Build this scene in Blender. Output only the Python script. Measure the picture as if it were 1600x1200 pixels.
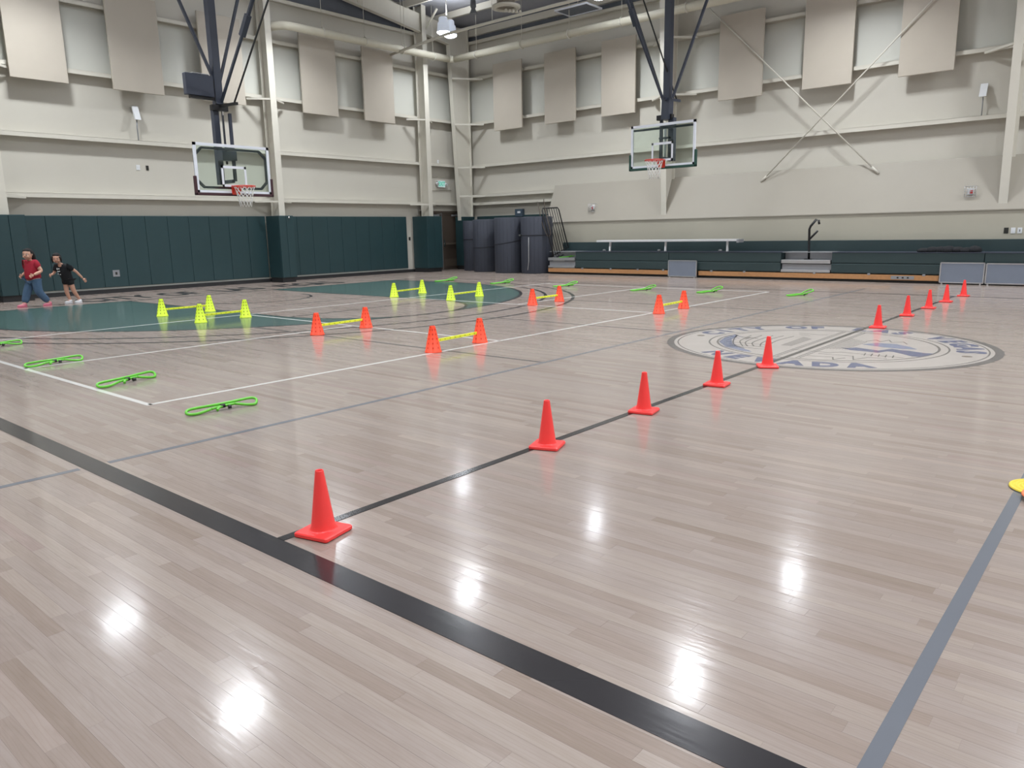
import bpy, bmesh, math, random
import numpy as np
from mathutils import Vector, Matrix
R = math.radians
scene = bpy.context.scene
COL = scene.collection
for o in list(bpy.data.objects): bpy.data.objects.remove(o)

# ------------------------------------------------------------------ camera
def make_camera():
    yaw, pitch, roll = 0.708650432, -0.199187759, -0.0194079233
    f = Vector((math.cos(yaw)*math.cos(pitch), math.sin(yaw)*math.cos(pitch), math.sin(pitch)))
    r = f.cross(Vector((0, 0, 1))).normalized(); u = r.cross(f)
    c, s = math.cos(roll), math.sin(roll)
    r2 = c*r + s*u; u2 = -s*r + c*u
    cd = bpy.data.cameras.new('camera'); co = bpy.data.objects.new('camera', cd); COL.objects.link(co)
    m = Matrix((r2, u2, -f)).transposed().to_4x4(); m.translation = Vector((-21.6447, -20.7160, 1.36))
    co.matrix_world = m
    cd.sensor_width = 36; cd.lens = 1177.309/1600*36; cd.clip_start = 0.05; cd.clip_end = 200
    scene.camera = co
make_camera()
# ------------------------------------------------------------------ world, exposure
w = bpy.data.worlds.new('world'); scene.world = w; w.use_nodes = True
w.node_tree.nodes['Background'].inputs[0].default_value = (0.75, 0.82, 0.9, 1)
w.node_tree.nodes['Background'].inputs[1].default_value = 0.02
scene.view_settings.view_transform = 'Standard'; scene.view_settings.look = 'None'
scene.view_settings.exposure = -0.12; scene.view_settings.gamma = 1.0
scene.view_settings.use_curve_mapping = False
LAMP_W = 45.0           # watts of each lamp lens
LAMP_Z = 7.75
LAMPS = [(x, y) for x in (-2.9, -8.7, -15.1, -21.5) for y in (-2.5, -8.0, -14.25, -20.5, -26.7, -32.9)]

# ------------------------------------------------------------------ materials
def lin(c):
    return tuple(((v/255)/12.92 if v/255 <= 0.04045 else ((v/255+0.055)/1.055)**2.4) for v in c) + (1,)
MATS = {}
def mat(name, rgb, rough=0.5, metal=0.0, var=0.06, scale=6.0, bump=0.0, bscale=40.0, emit=None, estr=0.0, spec=0.5, coat=0.0):
    if name in MATS: return MATS[name]
    m = bpy.data.materials.new(name); m.use_nodes = True
    nt = m.node_tree; n = nt.nodes; l = nt.links; b = n['Principled BSDF']
    c = lin(rgb)
    tc = n.new('ShaderNodeTexCoord')
    nz = n.new('ShaderNodeTexNoise'); nz.inputs['Scale'].default_value = scale; nz.inputs['Detail'].default_value = 3
    l.new(tc.outputs['Object'], nz.inputs['Vector'])
    mx = n.new('ShaderNodeMix'); mx.data_type = 'RGBA'
    mx.inputs[6].default_value = tuple(max(0, v*(1-var)) for v in c[:3])+(1,)
    mx.inputs[7].default_value = tuple(min(1, v*(1+var)) for v in c[:3])+(1,)
    l.new(nz.outputs['Fac'], mx.inputs[0]); l.new(mx.outputs[2], b.inputs['Base Color'])
    b.inputs['Roughness'].default_value = rough; b.inputs['Metallic'].default_value = metal
    b.inputs['Specular IOR Level'].default_value = spec
    b.inputs['Coat Weight'].default_value = coat
    if bump:
        n2 = n.new('ShaderNodeTexNoise'); n2.inputs['Scale'].default_value = bscale
        l.new(tc.outputs['Object'], n2.inputs['Vector'])
        bp = n.new('ShaderNodeBump'); bp.inputs['Strength'].default_value = bump; bp.inputs['Distance'].default_value = 0.01
        l.new(n2.outputs['Fac'], bp.inputs['Height']); l.new(bp.outputs[0], b.inputs['Normal'])
    if emit is not None:
        b.inputs['Emission Color'].default_value = lin(emit); b.inputs['Emission Strength'].default_value = estr
    MATS[name] = m
    return m

def floor_finish(m, color, rough, amount=1.0):
    """worn clear finish over paint or wood: diffuse below, Fresnel gloss above (scattered at grazing angles);
    slight cupping across the boards and a long swell break up the lamp reflections"""
    n = m.node_tree.nodes; l = m.node_tree.links
    geo = n.new('ShaderNodeNewGeometry')
    mp = n.new('ShaderNodeMapping'); mp.inputs['Scale'].default_value = (11.0, 1.6, 1.0)
    l.new(geo.outputs['Position'], mp.inputs['Vector'])
    a = n.new('ShaderNodeTexNoise'); a.inputs['Scale'].default_value = 1.0; a.inputs['Detail'].default_value = 3; a.inputs['Roughness'].default_value = 0.6
    l.new(mp.outputs[0], a.inputs['Vector'])
    mp2 = n.new('ShaderNodeMapping'); mp2.inputs['Scale'].default_value = (120.0, 26.0, 1.0)
    l.new(geo.outputs['Position'], mp2.inputs['Vector'])
    c = n.new('ShaderNodeTexNoise'); c.inputs['Scale'].default_value = 1.0; c.inputs['Detail'].default_value = 2
    l.new(mp2.outputs[0], c.inputs['Vector'])
    ad = n.new('ShaderNodeMath'); ad.operation = 'MULTIPLY_ADD'; ad.inputs[1].default_value = 0.05
    l.new(c.outputs['Fac'], ad.inputs[0]); l.new(a.outputs['Fac'], ad.inputs[2])
    bp = n.new('ShaderNodeBump'); bp.inputs['Strength'].default_value = 1.0; bp.inputs['Distance'].default_value = 0.0016*amount
    l.new(ad.outputs[0], bp.inputs['Height'])
    df = n.new('ShaderNodeBsdfDiffuse'); l.new(color, df.inputs['Color'])
    gl = n.new('ShaderNodeBsdfGlossy'); gl.inputs['Roughness'].default_value = rough*0.95; gl.inputs['Color'].default_value = (1, 1, 1, 1)
    bs = n.new('ShaderNodeBump'); bs.inputs['Strength'].default_value = 1.0; bs.inputs['Distance'].default_value = 0.0006*amount
    l.new(ad.outputs[0], bs.inputs['Height']); l.new(bs.outputs[0], gl.inputs['Normal'])
    g2 = n.new('ShaderNodeBsdfGlossy'); g2.inputs['Roughness'].default_value = rough*1.7; g2.inputs['Color'].default_value = (1, 1, 1, 1)
    l.new(bp.outputs[0], g2.inputs['Normal'])
    gm = n.new('ShaderNodeMixShader'); gm.inputs[0].default_value = 0.5; l.new(gl.outputs[0], gm.inputs[1]); l.new(g2.outputs[0], gm.inputs[2])
    fr = n.new('ShaderNodeFresnel'); fr.inputs['IOR'].default_value = 1.42
    k = n.new('ShaderNodeMath'); k.operation = 'MULTIPLY'; k.inputs[1].default_value = 1.0; l.new(fr.outputs[0], k.inputs[0])
    mn = n.new('ShaderNodeMath'); mn.operation = 'MINIMUM'; mn.inputs[1].default_value = 0.42; l.new(k.outputs[0], mn.inputs[0])
    mx_ = n.new('ShaderNodeMixShader'); l.new(mn.outputs[0], mx_.inputs[0]); l.new(df.outputs[0], mx_.inputs[1]); l.new(gm.outputs[0], mx_.inputs[2])
    l.new(mx_.outputs[0], n['Material Output'].inputs['Surface'])
    n.remove(n['Principled BSDF'])

def wood_material(name, source):
    m = bpy.data.materials.new(name); m.use_nodes = True
    nt = m.node_tree; n = nt.nodes; l = nt.links; b = n['Principled BSDF']
    if source == 'object':
        tone = n.new('ShaderNodeObjectInfo').outputs['Random']
    else:
        at = n.new('ShaderNodeAttribute'); at.attribute_name = 'tone'; tone = at.outputs['Fac']
    rp = n.new('ShaderNodeValToRGB'); e = rp.color_ramp.elements
    cols = [(0.0, (137, 123, 113)), (0.03, (142, 128, 119)), (0.25, (146, 133, 125)), (0.5, (149, 137, 130)), (0.75, (151, 139, 131)), (0.94, (156, 144, 135)), (1.0, (146, 130, 124))]
    e[0].position = 0; e[0].color = lin(cols[0][1]); e[1].position = 1; e[1].color = lin(cols[-1][1])
    for p, c in cols[1:-1]:
        x = e.new(p); x.color = lin(c)
    l.new(tone, rp.inputs[0])
    geo = n.new('ShaderNodeNewGeometry')
    off = n.new('ShaderNodeCombineXYZ'); ml = n.new('ShaderNodeMath'); ml.operation = 'MULTIPLY'; ml.inputs[1].default_value = 37.0
    l.new(tone, ml.inputs[0]); l.new(ml.outputs[0], off.inputs[2])
    add = n.new('ShaderNodeVectorMath'); add.operation = 'ADD'; l.new(geo.outputs['Position'], add.inputs[0]); l.new(off.outputs[0], add.inputs[1])
    mp = n.new('ShaderNodeMapping'); mp.inputs['Scale'].default_value = (34.0, 3.2, 1.0); l.new(add.outputs[0], mp.inputs['Vector'])
    g = n.new('ShaderNodeTexNoise'); g.inputs['Scale'].default_value = 1; g.inputs['Detail'].default_value = 5; g.inputs['Distortion'].default_value = 1.6
    l.new(mp.outputs[0], g.inputs['Vector'])
    gr = n.new('ShaderNodeValToRGB'); gr.color_ramp.elements[0].position = 0.28; gr.color_ramp.elements[0].color = (0.93, 0.915, 0.90, 1)
    gr.color_ramp.elements[1].position = 0.62; gr.color_ramp.elements[1].color = (1.03, 1.03, 1.03, 1)
    l.new(g.outputs['Fac'], gr.inputs[0])
    # growth-ring figure
    mpw = n.new('ShaderNodeMapping'); mpw.inputs['Scale'].default_value = (22.0, 2.4, 1.0); l.new(add.outputs[0], mpw.inputs['Vector'])
    wv = n.new('ShaderNodeTexWave'); wv.inputs['Scale'].default_value = 1.1; wv.inputs['Distortion'].default_value = 9.0; wv.inputs['Detail'].default_value = 2; wv.inputs['Detail Scale'].default_value = 0.8
    l.new(mpw.outputs[0], wv.inputs['Vector'])
    wr = n.new('ShaderNodeValToRGB'); wr.color_ramp.elements[0].position = 0.0; wr.color_ramp.elements[0].color = (0.955, 0.94, 0.925, 1)
    wr.color_ramp.elements[1].position = 0.25; wr.color_ramp.elements[1].color = (1, 1, 1, 1)
    l.new(wv.outputs['Fac'], wr.inputs[0])
    m1 = n.new('ShaderNodeMix'); m1.data_type = 'RGBA'; m1.blend_type = 'MULTIPLY'; m1.inputs[0].default_value = 1
    l.new(rp.outputs[0], m1.inputs[6]); l.new(gr.outputs[0], m1.inputs[7])
    m2 = n.new('ShaderNodeMix'); m2.data_type = 'RGBA'; m2.blend_type = 'MULTIPLY'; m2.inputs[0].default_value = 1
    l.new(m1.outputs[2], m2.inputs[6]); l.new(wr.outputs[0], m2.inputs[7])
    floor_finish(m, m2.outputs[2], 0.11)
    return m
def paint_material(name, rgb, rough=0.13):
    m = bpy.data.materials.new(name); m.use_nodes = True
    n = m.node_tree.nodes; l = m.node_tree.links; b = n['Principled BSDF']
    geo = n.new('ShaderNodeNewGeometry')
    nz = n.new('ShaderNodeTexNoise'); nz.inputs['Scale'].default_value = 3.0; l.new(geo.outputs['Position'], nz.inputs['Vector'])
    mx = n.new('ShaderNodeMix'); mx.data_type = 'RGBA'; c = lin(rgb)
    mx.inputs[6].default_value = tuple(v*0.93 for v in c[:3])+(1,); mx.inputs[7].default_value = tuple(min(1, v*1.07) for v in c[:3])+(1,)
    l.new(nz.outputs['Fac'], mx.inputs[0]); floor_finish(m, mx.outputs[2], rough)
    return m

M_wood_o = wood_material('maple_boards_near', 'object')
M_wood_a = wood_material('maple_boards', 'attr')
M_black = paint_material('black_floor_paint', (42, 40, 42))
M_dkgrey = paint_material('dark_grey_floor_paint', (84, 80, 80))
M_grey = paint_material('grey_floor_paint', (104, 107, 114))
M_white = paint_material('white_floor_paint', (206, 204, 200))
M_green = paint_material('green_floor_paint', (62, 88, 84))
M_blue = paint_material('blue_floor_paint', (66, 76, 112))
M_pblue = paint_material('pale_blue_floor_paint', (112, 120, 146))
M_pale = paint_material('pale_floor_paint', (172, 164, 157))
M_brown = paint_material('brown_floor_paint', (110, 96, 86))
wallc = (196, 192, 181)
M_wall = mat('wall_paint', wallc, 0.6, var=0.03, scale=0.7)
M_wall2 = mat('lower_wall_paint', (176, 171, 156), 0.55, var=0.03, scale=0.9)
M_ledge = mat('sloped_ledge_paint', (160, 154, 142), 0.55, var=0.04, scale=0.8)
M_steel = mat('painted_steel', (208, 204, 192), 0.45, var=0.03)
M_panel = mat('acoustic_fabric', (186, 178, 165), 0.9, var=0.03, scale=3, bump=0.1, bscale=200)
M_deck = mat('white_roof_insulation', (150, 152, 160), 0.5, var=0.05, bump=0.4, bscale=6)
M_dkins = mat('dark_insulation', (104, 109, 118), 0.7, var=0.08)
M_duct = mat('insulated_pipe_wrap', (205, 200, 182), 0.6, var=0.04, bump=0.3, bscale=30)
M_pad = mat('green_vinyl', (37, 62, 66), 0.42, var=0.08, scale=2.0, bump=0.08, bscale=14)
M_seam = mat('dark_seam', (18, 30, 33), 0.6)
M_nail = mat('wood_nailer', (178, 182, 176), 0.6)
M_base = mat('black_rubber_base', (38, 38, 40), 0.5)
M_door = mat('brown_door_paint', (78, 68, 60), 0.4)
M_frame = mat('brown_frame_paint', (92, 82, 72), 0.4)
M_chrome = mat('chrome', (210, 210, 210), 0.2, 1.0)
M_alum = mat('aluminium', (196, 198, 202), 0.32, 0.8, bump=0.05)
M_bench = mat('bright_bench_aluminium', (216, 218, 220), 0.35, 0.15)
M_alumd = mat('grey_step_metal', (150, 152, 156), 0.45, 0.4)
M_navy = mat('dark_navy_steel', (54, 60, 74), 0.42)
M_blk = mat('black_steel', (26, 26, 28), 0.4)
M_red = mat('orange_rim_paint', (214, 62, 44), 0.4)
M_wht = mat('white_enamel', (226, 230, 238), 0.35)
M_maroon = mat('maroon_foam', (66, 38, 44), 0.7)
M_gpad = mat('green_foam', (36, 72, 62), 0.7)
M_net = mat('net_cord', (225, 225, 222), 0.8)
M_cone = mat('red_orange_vinyl', (246, 62, 60), 0.33, var=0.03)
M_hole = mat('dark_hole', (214, 52, 26), 0.8)
M_oc = mat('orange_plastic', (255, 74, 34), 0.45, var=0.03)
M_yc = mat('fluorescent_yellow_plastic', (214, 240, 46), 0.45, var=0.03)
M_holey = mat('dark_olive_hole', (128, 146, 34), 0.8)
M_bar = mat('yellow_bar_plastic', (236, 244, 58), 0.42, var=0.03)
M_hur = mat('lime_plastic_tube', (98, 188, 50), 0.38, var=0.04)
M_mat = mat('charcoal_blue_mat', (58, 62, 73), 0.7, var=0.05, bump=0.1, bscale=60)
M_strap = mat('dark_strap', (28, 30, 38), 0.7)
M_bgreen = mat('bleacher_green', (40, 58, 60), 0.5, var=0.05)
M_oak = mat('bleacher_wood', (176, 128, 84), 0.45, var=0.18, scale=18)
M_gpanel = mat('grey_board', (116, 124, 138), 0.6, var=0.03)
M_plate = mat('white_plate', (222, 224, 226), 0.4)
M_dplate = mat('dark_plate', (40, 40, 36), 0.5)
M_beam = mat('lamp_lens', (255, 255, 255), 0.3, emit=(240, 246, 255), estr=46.0)
M_housing = mat('acrylic_lamp_reflector', (200, 206, 214), 0.35, 0.0, emit=(225, 235, 255), estr=0.35)
M_skin = mat('skin', (196, 150, 128), 0.55, var=0.04)
M_hair = mat('dark_brown_hair', (22, 16, 16), 0.8, var=0.3, scale=60, bump=0.4, bscale=120)
M_redshirt = mat('dark_red_cotton', (150, 24, 44), 0.9, var=0.1, bump=0.3, bscale=25)
M_jeans = mat('blue_denim', (66, 90, 116), 0.9, var=0.15, scale=20, bump=0.3, bscale=30)
M_pink = mat('pink_rubber', (200, 112, 132), 0.5)
M_bshirt = mat('black_cotton', (20, 21, 25), 0.9, var=0.1, bump=0.3, bscale=25)
M_print = mat('white_print', (215, 215, 215), 0.8)
M_shoe = mat('white_shoe', (222, 224, 228), 0.5)
M_eye = mat('dark_eye', (24, 18, 16), 0.3)
M_lip = mat('lip', (168, 92, 86), 0.5)
M_yellowdot = mat('yellow_rubber', (222, 196, 60), 0.6)
M_orangedot = mat('orange_rubber', (226, 118, 72), 0.6)
M_exitg = mat('exit_green', (40, 150, 130), 0.5, emit=(60, 200, 170), estr=0.5)
M_exitw = mat('exit_face', (200, 226, 222), 0.5, emit=(190, 230, 225), estr=0.25)
M_redtxt = mat('red_lettering', (190, 60, 60), 0.6)

def glass_material():
    m = bpy.data.materials.new('backboard_glass'); m.use_nodes = True
    n = m.node_tree.nodes; l = m.node_tree.links; n.remove(n['Principled BSDF'])
    t = n.new('ShaderNodeBsdfTransparent'); t.inputs[0].default_value = (0.90, 0.95, 0.93, 1)
    g = n.new('ShaderNodeBsdfGlossy'); g.inputs['Roughness'].default_value = 0.03; g.inputs['Color'].default_value = (0.9, 1, 0.97, 1)
    f = n.new('ShaderNodeFresnel'); f.inputs[0].default_value = 1.45
    x = n.new('ShaderNodeMixShader'); l.new(f.outputs[0], x.inputs[0]); l.new(t.outputs[0], x.inputs[1]); l.new(g.outputs[0], x.inputs[2])
    l.new(x.outputs[0], n['Material Output'].inputs[0])
    return m
M_glass = glass_material()

# ------------------------------------------------------------------ mesh builder
class MB:
    def __init__(s): s.v = []; s.f = []; s.mi = []; s.sm = []
    def add(s, vs, fs, mi=0, smooth=False):
        o = len(s.v); s.v += [tuple(v) for v in vs]
        for f in fs: s.f.append(tuple(i+o for i in f)); s.mi.append(mi); s.sm.append(smooth)
        return s
    def box(s, a, b, mi=0):
        x0, y0, z0 = [min(p, q) for p, q in zip(a, b)]; x1, y1, z1 = [max(p, q) for p, q in zip(a, b)]
        vs = [(x0, y0, z0), (x1, y0, z0), (x1, y1, z0), (x0, y1, z0), (x0, y0, z1), (x1, y0, z1), (x1, y1, z1), (x0, y1, z1)]
        return s.add(vs, [(0, 3, 2, 1), (4, 5, 6, 7), (0, 1, 5, 4), (1, 2, 6, 5), (2, 3, 7, 6), (3, 0, 4, 7)], mi)
    def rbox(s, a, b, r=0.01, mi=0):
        """box with chamfered vertical and horizontal edges"""
        x0, y0, z0 = [min(p, q) for p, q in zip(a, b)]; x1, y1, z1 = [max(p, q) for p, q in zip(a, b)]
        bm = bmesh.new(); bmesh.ops.create_cube(bm, size=1)
        for v in bm.verts: v.co = Vector(((x0+x1)/2+v.co.x*(x1-x0), (y0+y1)/2+v.co.y*(y1-y0), (z0+z1)/2+v.co.z*(z1-z0)))
        bmesh.ops.bevel(bm, geom=bm.edges[:], offset=r, segments=2, affect='EDGES', profile=0.6)
        bm.verts.index_update(); s.add([v.co[:] for v in bm.verts], [[v.index for v in f.verts] for f in bm.faces], mi); bm.free()
        return s
    def bar(s, p0, p1, w, h, up=(0, 0, 1), mi=0):
        p0 = Vector(p0); p1 = Vector(p1); d = (p1-p0).normalized(); up = Vector(up)
        if abs(d.dot(up)) > 0.98: up = Vector((1, 0, 0))
        x = d.cross(up).normalized(); y = x.cross(d)
        vs = []
        for p in (p0, p1):
            for a, b in ((-1, -1), (1, -1), (1, 1), (-1, 1)): vs.append(p+x*a*w/2+y*b*h/2)
        return s.add(vs, [(3, 2, 1, 0), (4, 5, 6, 7), (0, 1, 5, 4), (1, 2, 6, 5), (2, 3, 7, 6), (3, 0, 4, 7)], mi)
    def tube(s, pts, r, n=8, mi=0, closed=False, smooth=True, caps=True):
        pts = [Vector(p) for p in pts]; N = len(pts); rs = r if isinstance(r, (list, tuple)) else [r]*N
        o = len(s.v); prev = None
        for i, p in enumerate(pts):
            if closed: d = (pts[(i+1) % N]-pts[i-1])
            else: d = pts[min(i+1, N-1)]-pts[max(i-1, 0)]
            d.normalize()
            if prev is None:
                a = Vector((0, 0, 1)) if abs(d.z) < 0.9 else Vector((1, 0, 0))
                x = d.cross(a).normalized()
            else:
                x = prev-d*prev.dot(d)
                x = x.normalized() if x.length > 1e-6 else d.orthogonal().normalized()
            prev = x; y = d.cross(x)
            for k in range(n):
                t = 2*math.pi*k/n; s.v.append(tuple(p+(x*math.cos(t)+y*math.sin(t))*rs[i]))
        for i in range(N if closed else N-1):
            j = (i+1) % N
            for k in range(n):
                k2 = (k+1) % n
                s.f.append((o+i*n+k, o+i*n+k2, o+j*n+k2, o+j*n+k)); s.mi.append(mi); s.sm.append(smooth)
        if caps and not closed:
            s.f.append(tuple(o+k for k in range(n))[::-1]); s.mi.append(mi); s.sm.append(False)
            s.f.append(tuple(o+(N-1)*n+k for k in range(n))); s.mi.append(mi); s.sm.append(False)
        return s
    def lathe(s, prof, c=(0, 0, 0), n=24, mi=0, smooth=True, closed=False):
        o = len(s.v); m = len(prof)
        for (r, z) in prof:
            for k in range(n):
                t = 2*math.pi*k/n; s.v.append((c[0]+r*math.cos(t), c[1]+r*math.sin(t), c[2]+z))
        for i in range(m if closed else m-1):
            j = (i+1) % m
            for k in range(n):
                k2 = (k+1) % n; s.f.append((o+i*n+k, o+i*n+k2, o+j*n+k2, o+j*n+k)); s.mi.append(mi); s.sm.append(smooth)
        return s
    def prism(s, poly, z0, z1, mi=0, side=None):
        n = len(poly); vs = [(x, y, z0) for x, y in poly]+[(x, y, z1) for x, y in poly]
        fs = [tuple(range(n))[::-1], tuple(range(n, 2*n))]+[(i, (i+1) % n, n+(i+1) % n, n+i) for i in range(n)]
        return s.add(vs, fs, mi)
    def extrude(s, poly3, d, mi=0):
        n = len(poly3); d = Vector(d); vs = [tuple(p) for p in poly3]+[tuple(Vector(p)+d) for p in poly3]
        return s.add(vs, [tuple(range(n))[::-1], tuple(range(n, 2*n))]+[(i, (i+1) % n, n+(i+1) % n, n+i) for i in range(n)], mi)
    def ring(s, c, r0, r1, z0, z1, a0=0, a1=360, n=96, mi=0):
        full = abs(a1-a0) >= 359.9; m = n if full else n+1; o = len(s.v)
        for k in range(m):
            t = R(a0+(a1-a0)*k/n); cx, sx = math.cos(t), math.sin(t)
            for r, z in ((r0, z0), (r1, z0), (r1, z1), (r0, z1)): s.v.append((c[0]+r*cx, c[1]+r*sx, z))
        for k in range(n):
            a = o+4*k; b = o+4*((k+1) % m)
            for i in range(4):
                j = (i+1) % 4; s.f.append((a+i, a+j, b+j, b+i)); s.mi.append(mi); s.sm.append(False)
        if not full:
            s.f.append((o, o+1, o+2, o+3)); s.f.append(tuple(o+4*(m-1)+q for q in (3, 2, 1, 0))); s.mi += [mi]*2; s.sm += [False]*2
        return s
    def ball(s, c, r, n=12, mi=0, rot=None):
        rx, ry, rz = r if isinstance(r, (tuple, list)) else (r, r, r)
        vs = []; m = n//2
        for i in range(m+1):
            p = math.pi*i/m
            for k in range(n):
                t = 2*math.pi*k/n; v = Vector((rx*math.sin(p)*math.cos(t), ry*math.sin(p)*math.sin(t), rz*math.cos(p)))
                if rot: v = rot @ v
                vs.append(tuple(Vector(c)+v))
        fs = [(i*n+k, (i+1)*n+k, (i+1)*n+(k+1) % n, i*n+(k+1) % n) for i in range(m) for k in range(n)]
        return s.add(vs, fs, mi, True)
    def mesh(s, name, mats):
        me = bpy.data.meshes.new(name); me.from_pydata(s.v, [], s.f)
        for m in (mats if isinstance(mats, (list, tuple)) else [mats]): me.materials.append(m)
        me.polygons.foreach_set('material_index', s.mi); me.polygons.foreach_set('use_smooth', s.sm)
        me.update()
        return me
    def build(s, name, mats, parent=None, local=False):
        """vertices are in world space unless local; the object is placed at its parent's spot"""
        if parent is not None and not local:
            t = parent.location
            if parent.parent is not None: t = t+parent.parent.location
            s.v = [(x-t[0], y-t[1], z-t[2]) for x, y, z in s.v]
        bm = bmesh.new(); me = s.mesh(name, mats); bm.from_mesh(me); bmesh.ops.recalc_face_normals(bm, faces=bm.faces[:]); bm.to_mesh(me); bm.free()
        o = bpy.data.objects.new(name, me); COL.objects.link(o)
        if parent is not None: o.parent = parent
        return o

def thing(name, label, cat, loc=(0, 0, 0), rz=0, group=None):
    o = bpy.data.objects.new(name, None); COL.objects.link(o); o.empty_display_size = 0.1
    o.location = loc; o.rotation_euler = (0, 0, rz); o['label'] = label; o['category'] = cat
    if group: o['group'] = group
    return o
def tag(o, label, cat, group=None):
    o['label'] = label; o['category'] = cat
    if group: o['group'] = group
    return o
def struct(o, label=None):
    o['kind'] = 'structure'
    if label: o['label'] = label
    return o
def copy_tree(o, parent=None):
    c = o.copy(); COL.objects.link(c); c.parent = parent
    for ch in list(o.children): copy_tree(ch, c)
    return c
def catmull(pts, k=6, closed=False):
    P = [Vector(p) for p in pts]; n = len(P); out = []
    for i in range(n if closed else n-1):
        p0 = P[(i-1) % n] if closed or i > 0 else P[0]; p1 = P[i]; p2 = P[(i+1) % n]; p3 = P[(i+2) % n] if closed or i+2 < n else P[-1]
        for j in range(k):
            t = j/k; out.append(0.5*((2*p1)+(-p0+p2)*t+(2*p0-5*p1+4*p2-p3)*t*t+(-p0+3*p1-3*p2+p3)*t**3))
    if not closed: out.append(P[-1])
    return out
def text_mesh_data(txt, size, offset=0.0, extrude=0.0):
    cu = bpy.data.curves.new('t', 'FONT'); cu.body = txt; cu.size = size; cu.offset = offset; cu.extrude = extrude
    cu.align_x = 'CENTER'; cu.align_y = 'CENTER'; cu.resolution_u = 3
    o = bpy.data.objects.new('t', cu); COL.objects.link(o)
    dg = bpy.context.evaluated_depsgraph_get(); me = bpy.data.meshes.new_from_object(o.evaluated_get(dg))
    vs = [v.co[:] for v in me.vertices]; fs = [tuple(p.vertices) for p in me.polygons]
    bpy.data.objects.remove(o); bpy.data.curves.remove(cu); bpy.data.meshes.remove(me)
    return vs, fs

random.seed(7); rng = np.random.default_rng(7)
# ================================================================== ROOM
XW, YW = -27.5, -36.0          # far side wall behind the left of the camera, far end wall behind the camera
def deck_z(x): return 8.70+0.105*(-x if x > -13.75 else 27.5+x)

# floor slab and boards ------------------------------------------------
floor = struct(MB().box((XW, YW, -0.12), (0.0, 0.0, -0.0006)).build('floor', M_wood_a))
at = floor.data.attributes.new('tone', 'FLOAT', 'POINT'); at.data.foreach_set('value', [0.45]*len(floor.data.vertices))
LEN = [0.42, 0.6, 0.78, 0.96, 1.2, 1.5]
BW = 0.0572; GAP = 0.0005
cam = np.array([-21.64, -20.72]); fdir = np.array([math.cos(0.70865), math.sin(0.70865)])
planks = []
nrow = int(27.4/BW)
for i in range(nrow):
    x0 = -27.4+i*BW; y = -24.6-random.random()
    if x0 > -0.02: break
    while y < -0.02:
        L = random.choice(LEN)
        if y+L > -0.01: break
        planks.append((x0, y, L)); y += L+GAP
P = np.array(planks); cx = P[:, 0]+BW/2; cy = P[:, 1]+P[:, 2]/2
dx = cx-cam[0]; dy = cy-cam[1]; fwd = dx*fdir[0]+dy*fdir[1]; side = dx*fdir[1]-dy*fdir[0]
# keep boards the camera could see (plus a margin for a step sideways)
keep = (fwd > 0.6) & (np.abs(side) < 1.2*fwd+2.5)
P = P[keep]; cx = cx[keep]; cy = cy[keep]; fwd = fwd[keep]; side = side[keep]
vis = (fwd > 1.55) & (np.abs(side) < 0.70*fwd+0.1)
order = np.argsort(np.where(vis, np.hypot(cx-cam[0], cy-cam[1]), 1e9))[:300]
near = set(order.tolist())
protos = {}
for L in LEN:
    b = MB().box((0, 0, -0.012), (BW-GAP, L-0.0, 0.0)); protos[round(L, 2)] = b.mesh('plank', M_wood_o)
for i in order:
    o = bpy.data.objects.new('plank', protos[round(P[i, 2], 2)]); COL.objects.link(o); o.parent = floor
    o.location = (P[i, 0], P[i, 1], 0.0+random.uniform(-0.0001, 0.0001)); o.rotation_euler = (0, random.gauss(0, 0.0007), 0)
rest = np.array([i for i in range(len(P)) if i not in near])
n = len(rest); X0 = P[rest, 0]; Y0 = P[rest, 1]; LL = P[rest, 2]
tilt = rng.normal(0, 0.0007, n)*BW/2
V = np.zeros((n, 8, 3))
for k, (ax, ay, az) in enumerate([(0, 0, 0), (1, 0, 0), (1, 1, 0), (0, 1, 0), (0, 0, 1), (1, 0, 1), (1, 1, 1), (0, 1, 1)]):
    V[:, k, 0] = X0+ax*(BW-GAP); V[:, k, 1] = Y0+ay*LL
    V[:, k, 2] = -0.012 if az == 0 else (tilt if ax == 0 else -tilt)
F = (np.arange(n)[:, None, None]*8+np.array([(4, 5, 6, 7), (0, 1, 5, 4), (1, 2, 6, 5), (2, 3, 7, 6), (3, 0, 4, 7)])[None]).reshape(-1, 4)
me = bpy.data.meshes.new('far_planks'); me.from_pydata(V.reshape(-1, 3).tolist(), [], F.tolist()); me.materials.append(M_wood_a)
tone = np.repeat(rng.random(n), 8); at = me.attributes.new('tone', 'FLOAT', 'POINT'); at.data.foreach_set('value', tone.astype(np.float32))
me.update(); o = bpy.data.objects.new('far_planks', me); COL.objects.link(o); o.parent = floor; o['kind'] = 'stuff'

# painted floor markings ------------------------------------------------
Z1 = 0.0012
def fline(p0, p1, w, m, z=Z1, name='court_line'):
    p0 = Vector((p0[0], p0[1], 0)); p1 = Vector((p1[0], p1[1], 0)); d = (p1-p0).normalized(); x = Vector((-d.y, d.x, 0))*w/2
    return MB().prism([(q.x, q.y) for q in (p0-x, p1-x, p1+x, p0+x)], 0.0002, z).build(name, m, floor)
BY = -3.13                      # baseline
A1 = (-12.28, -5.41, 5.80); A2 = (-12.52, -5.90, 6.11); A3 = (-12.49, -6.24, 6.41)
LX0, LX1, FTY = -14.32, -10.68, -9.42
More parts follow.
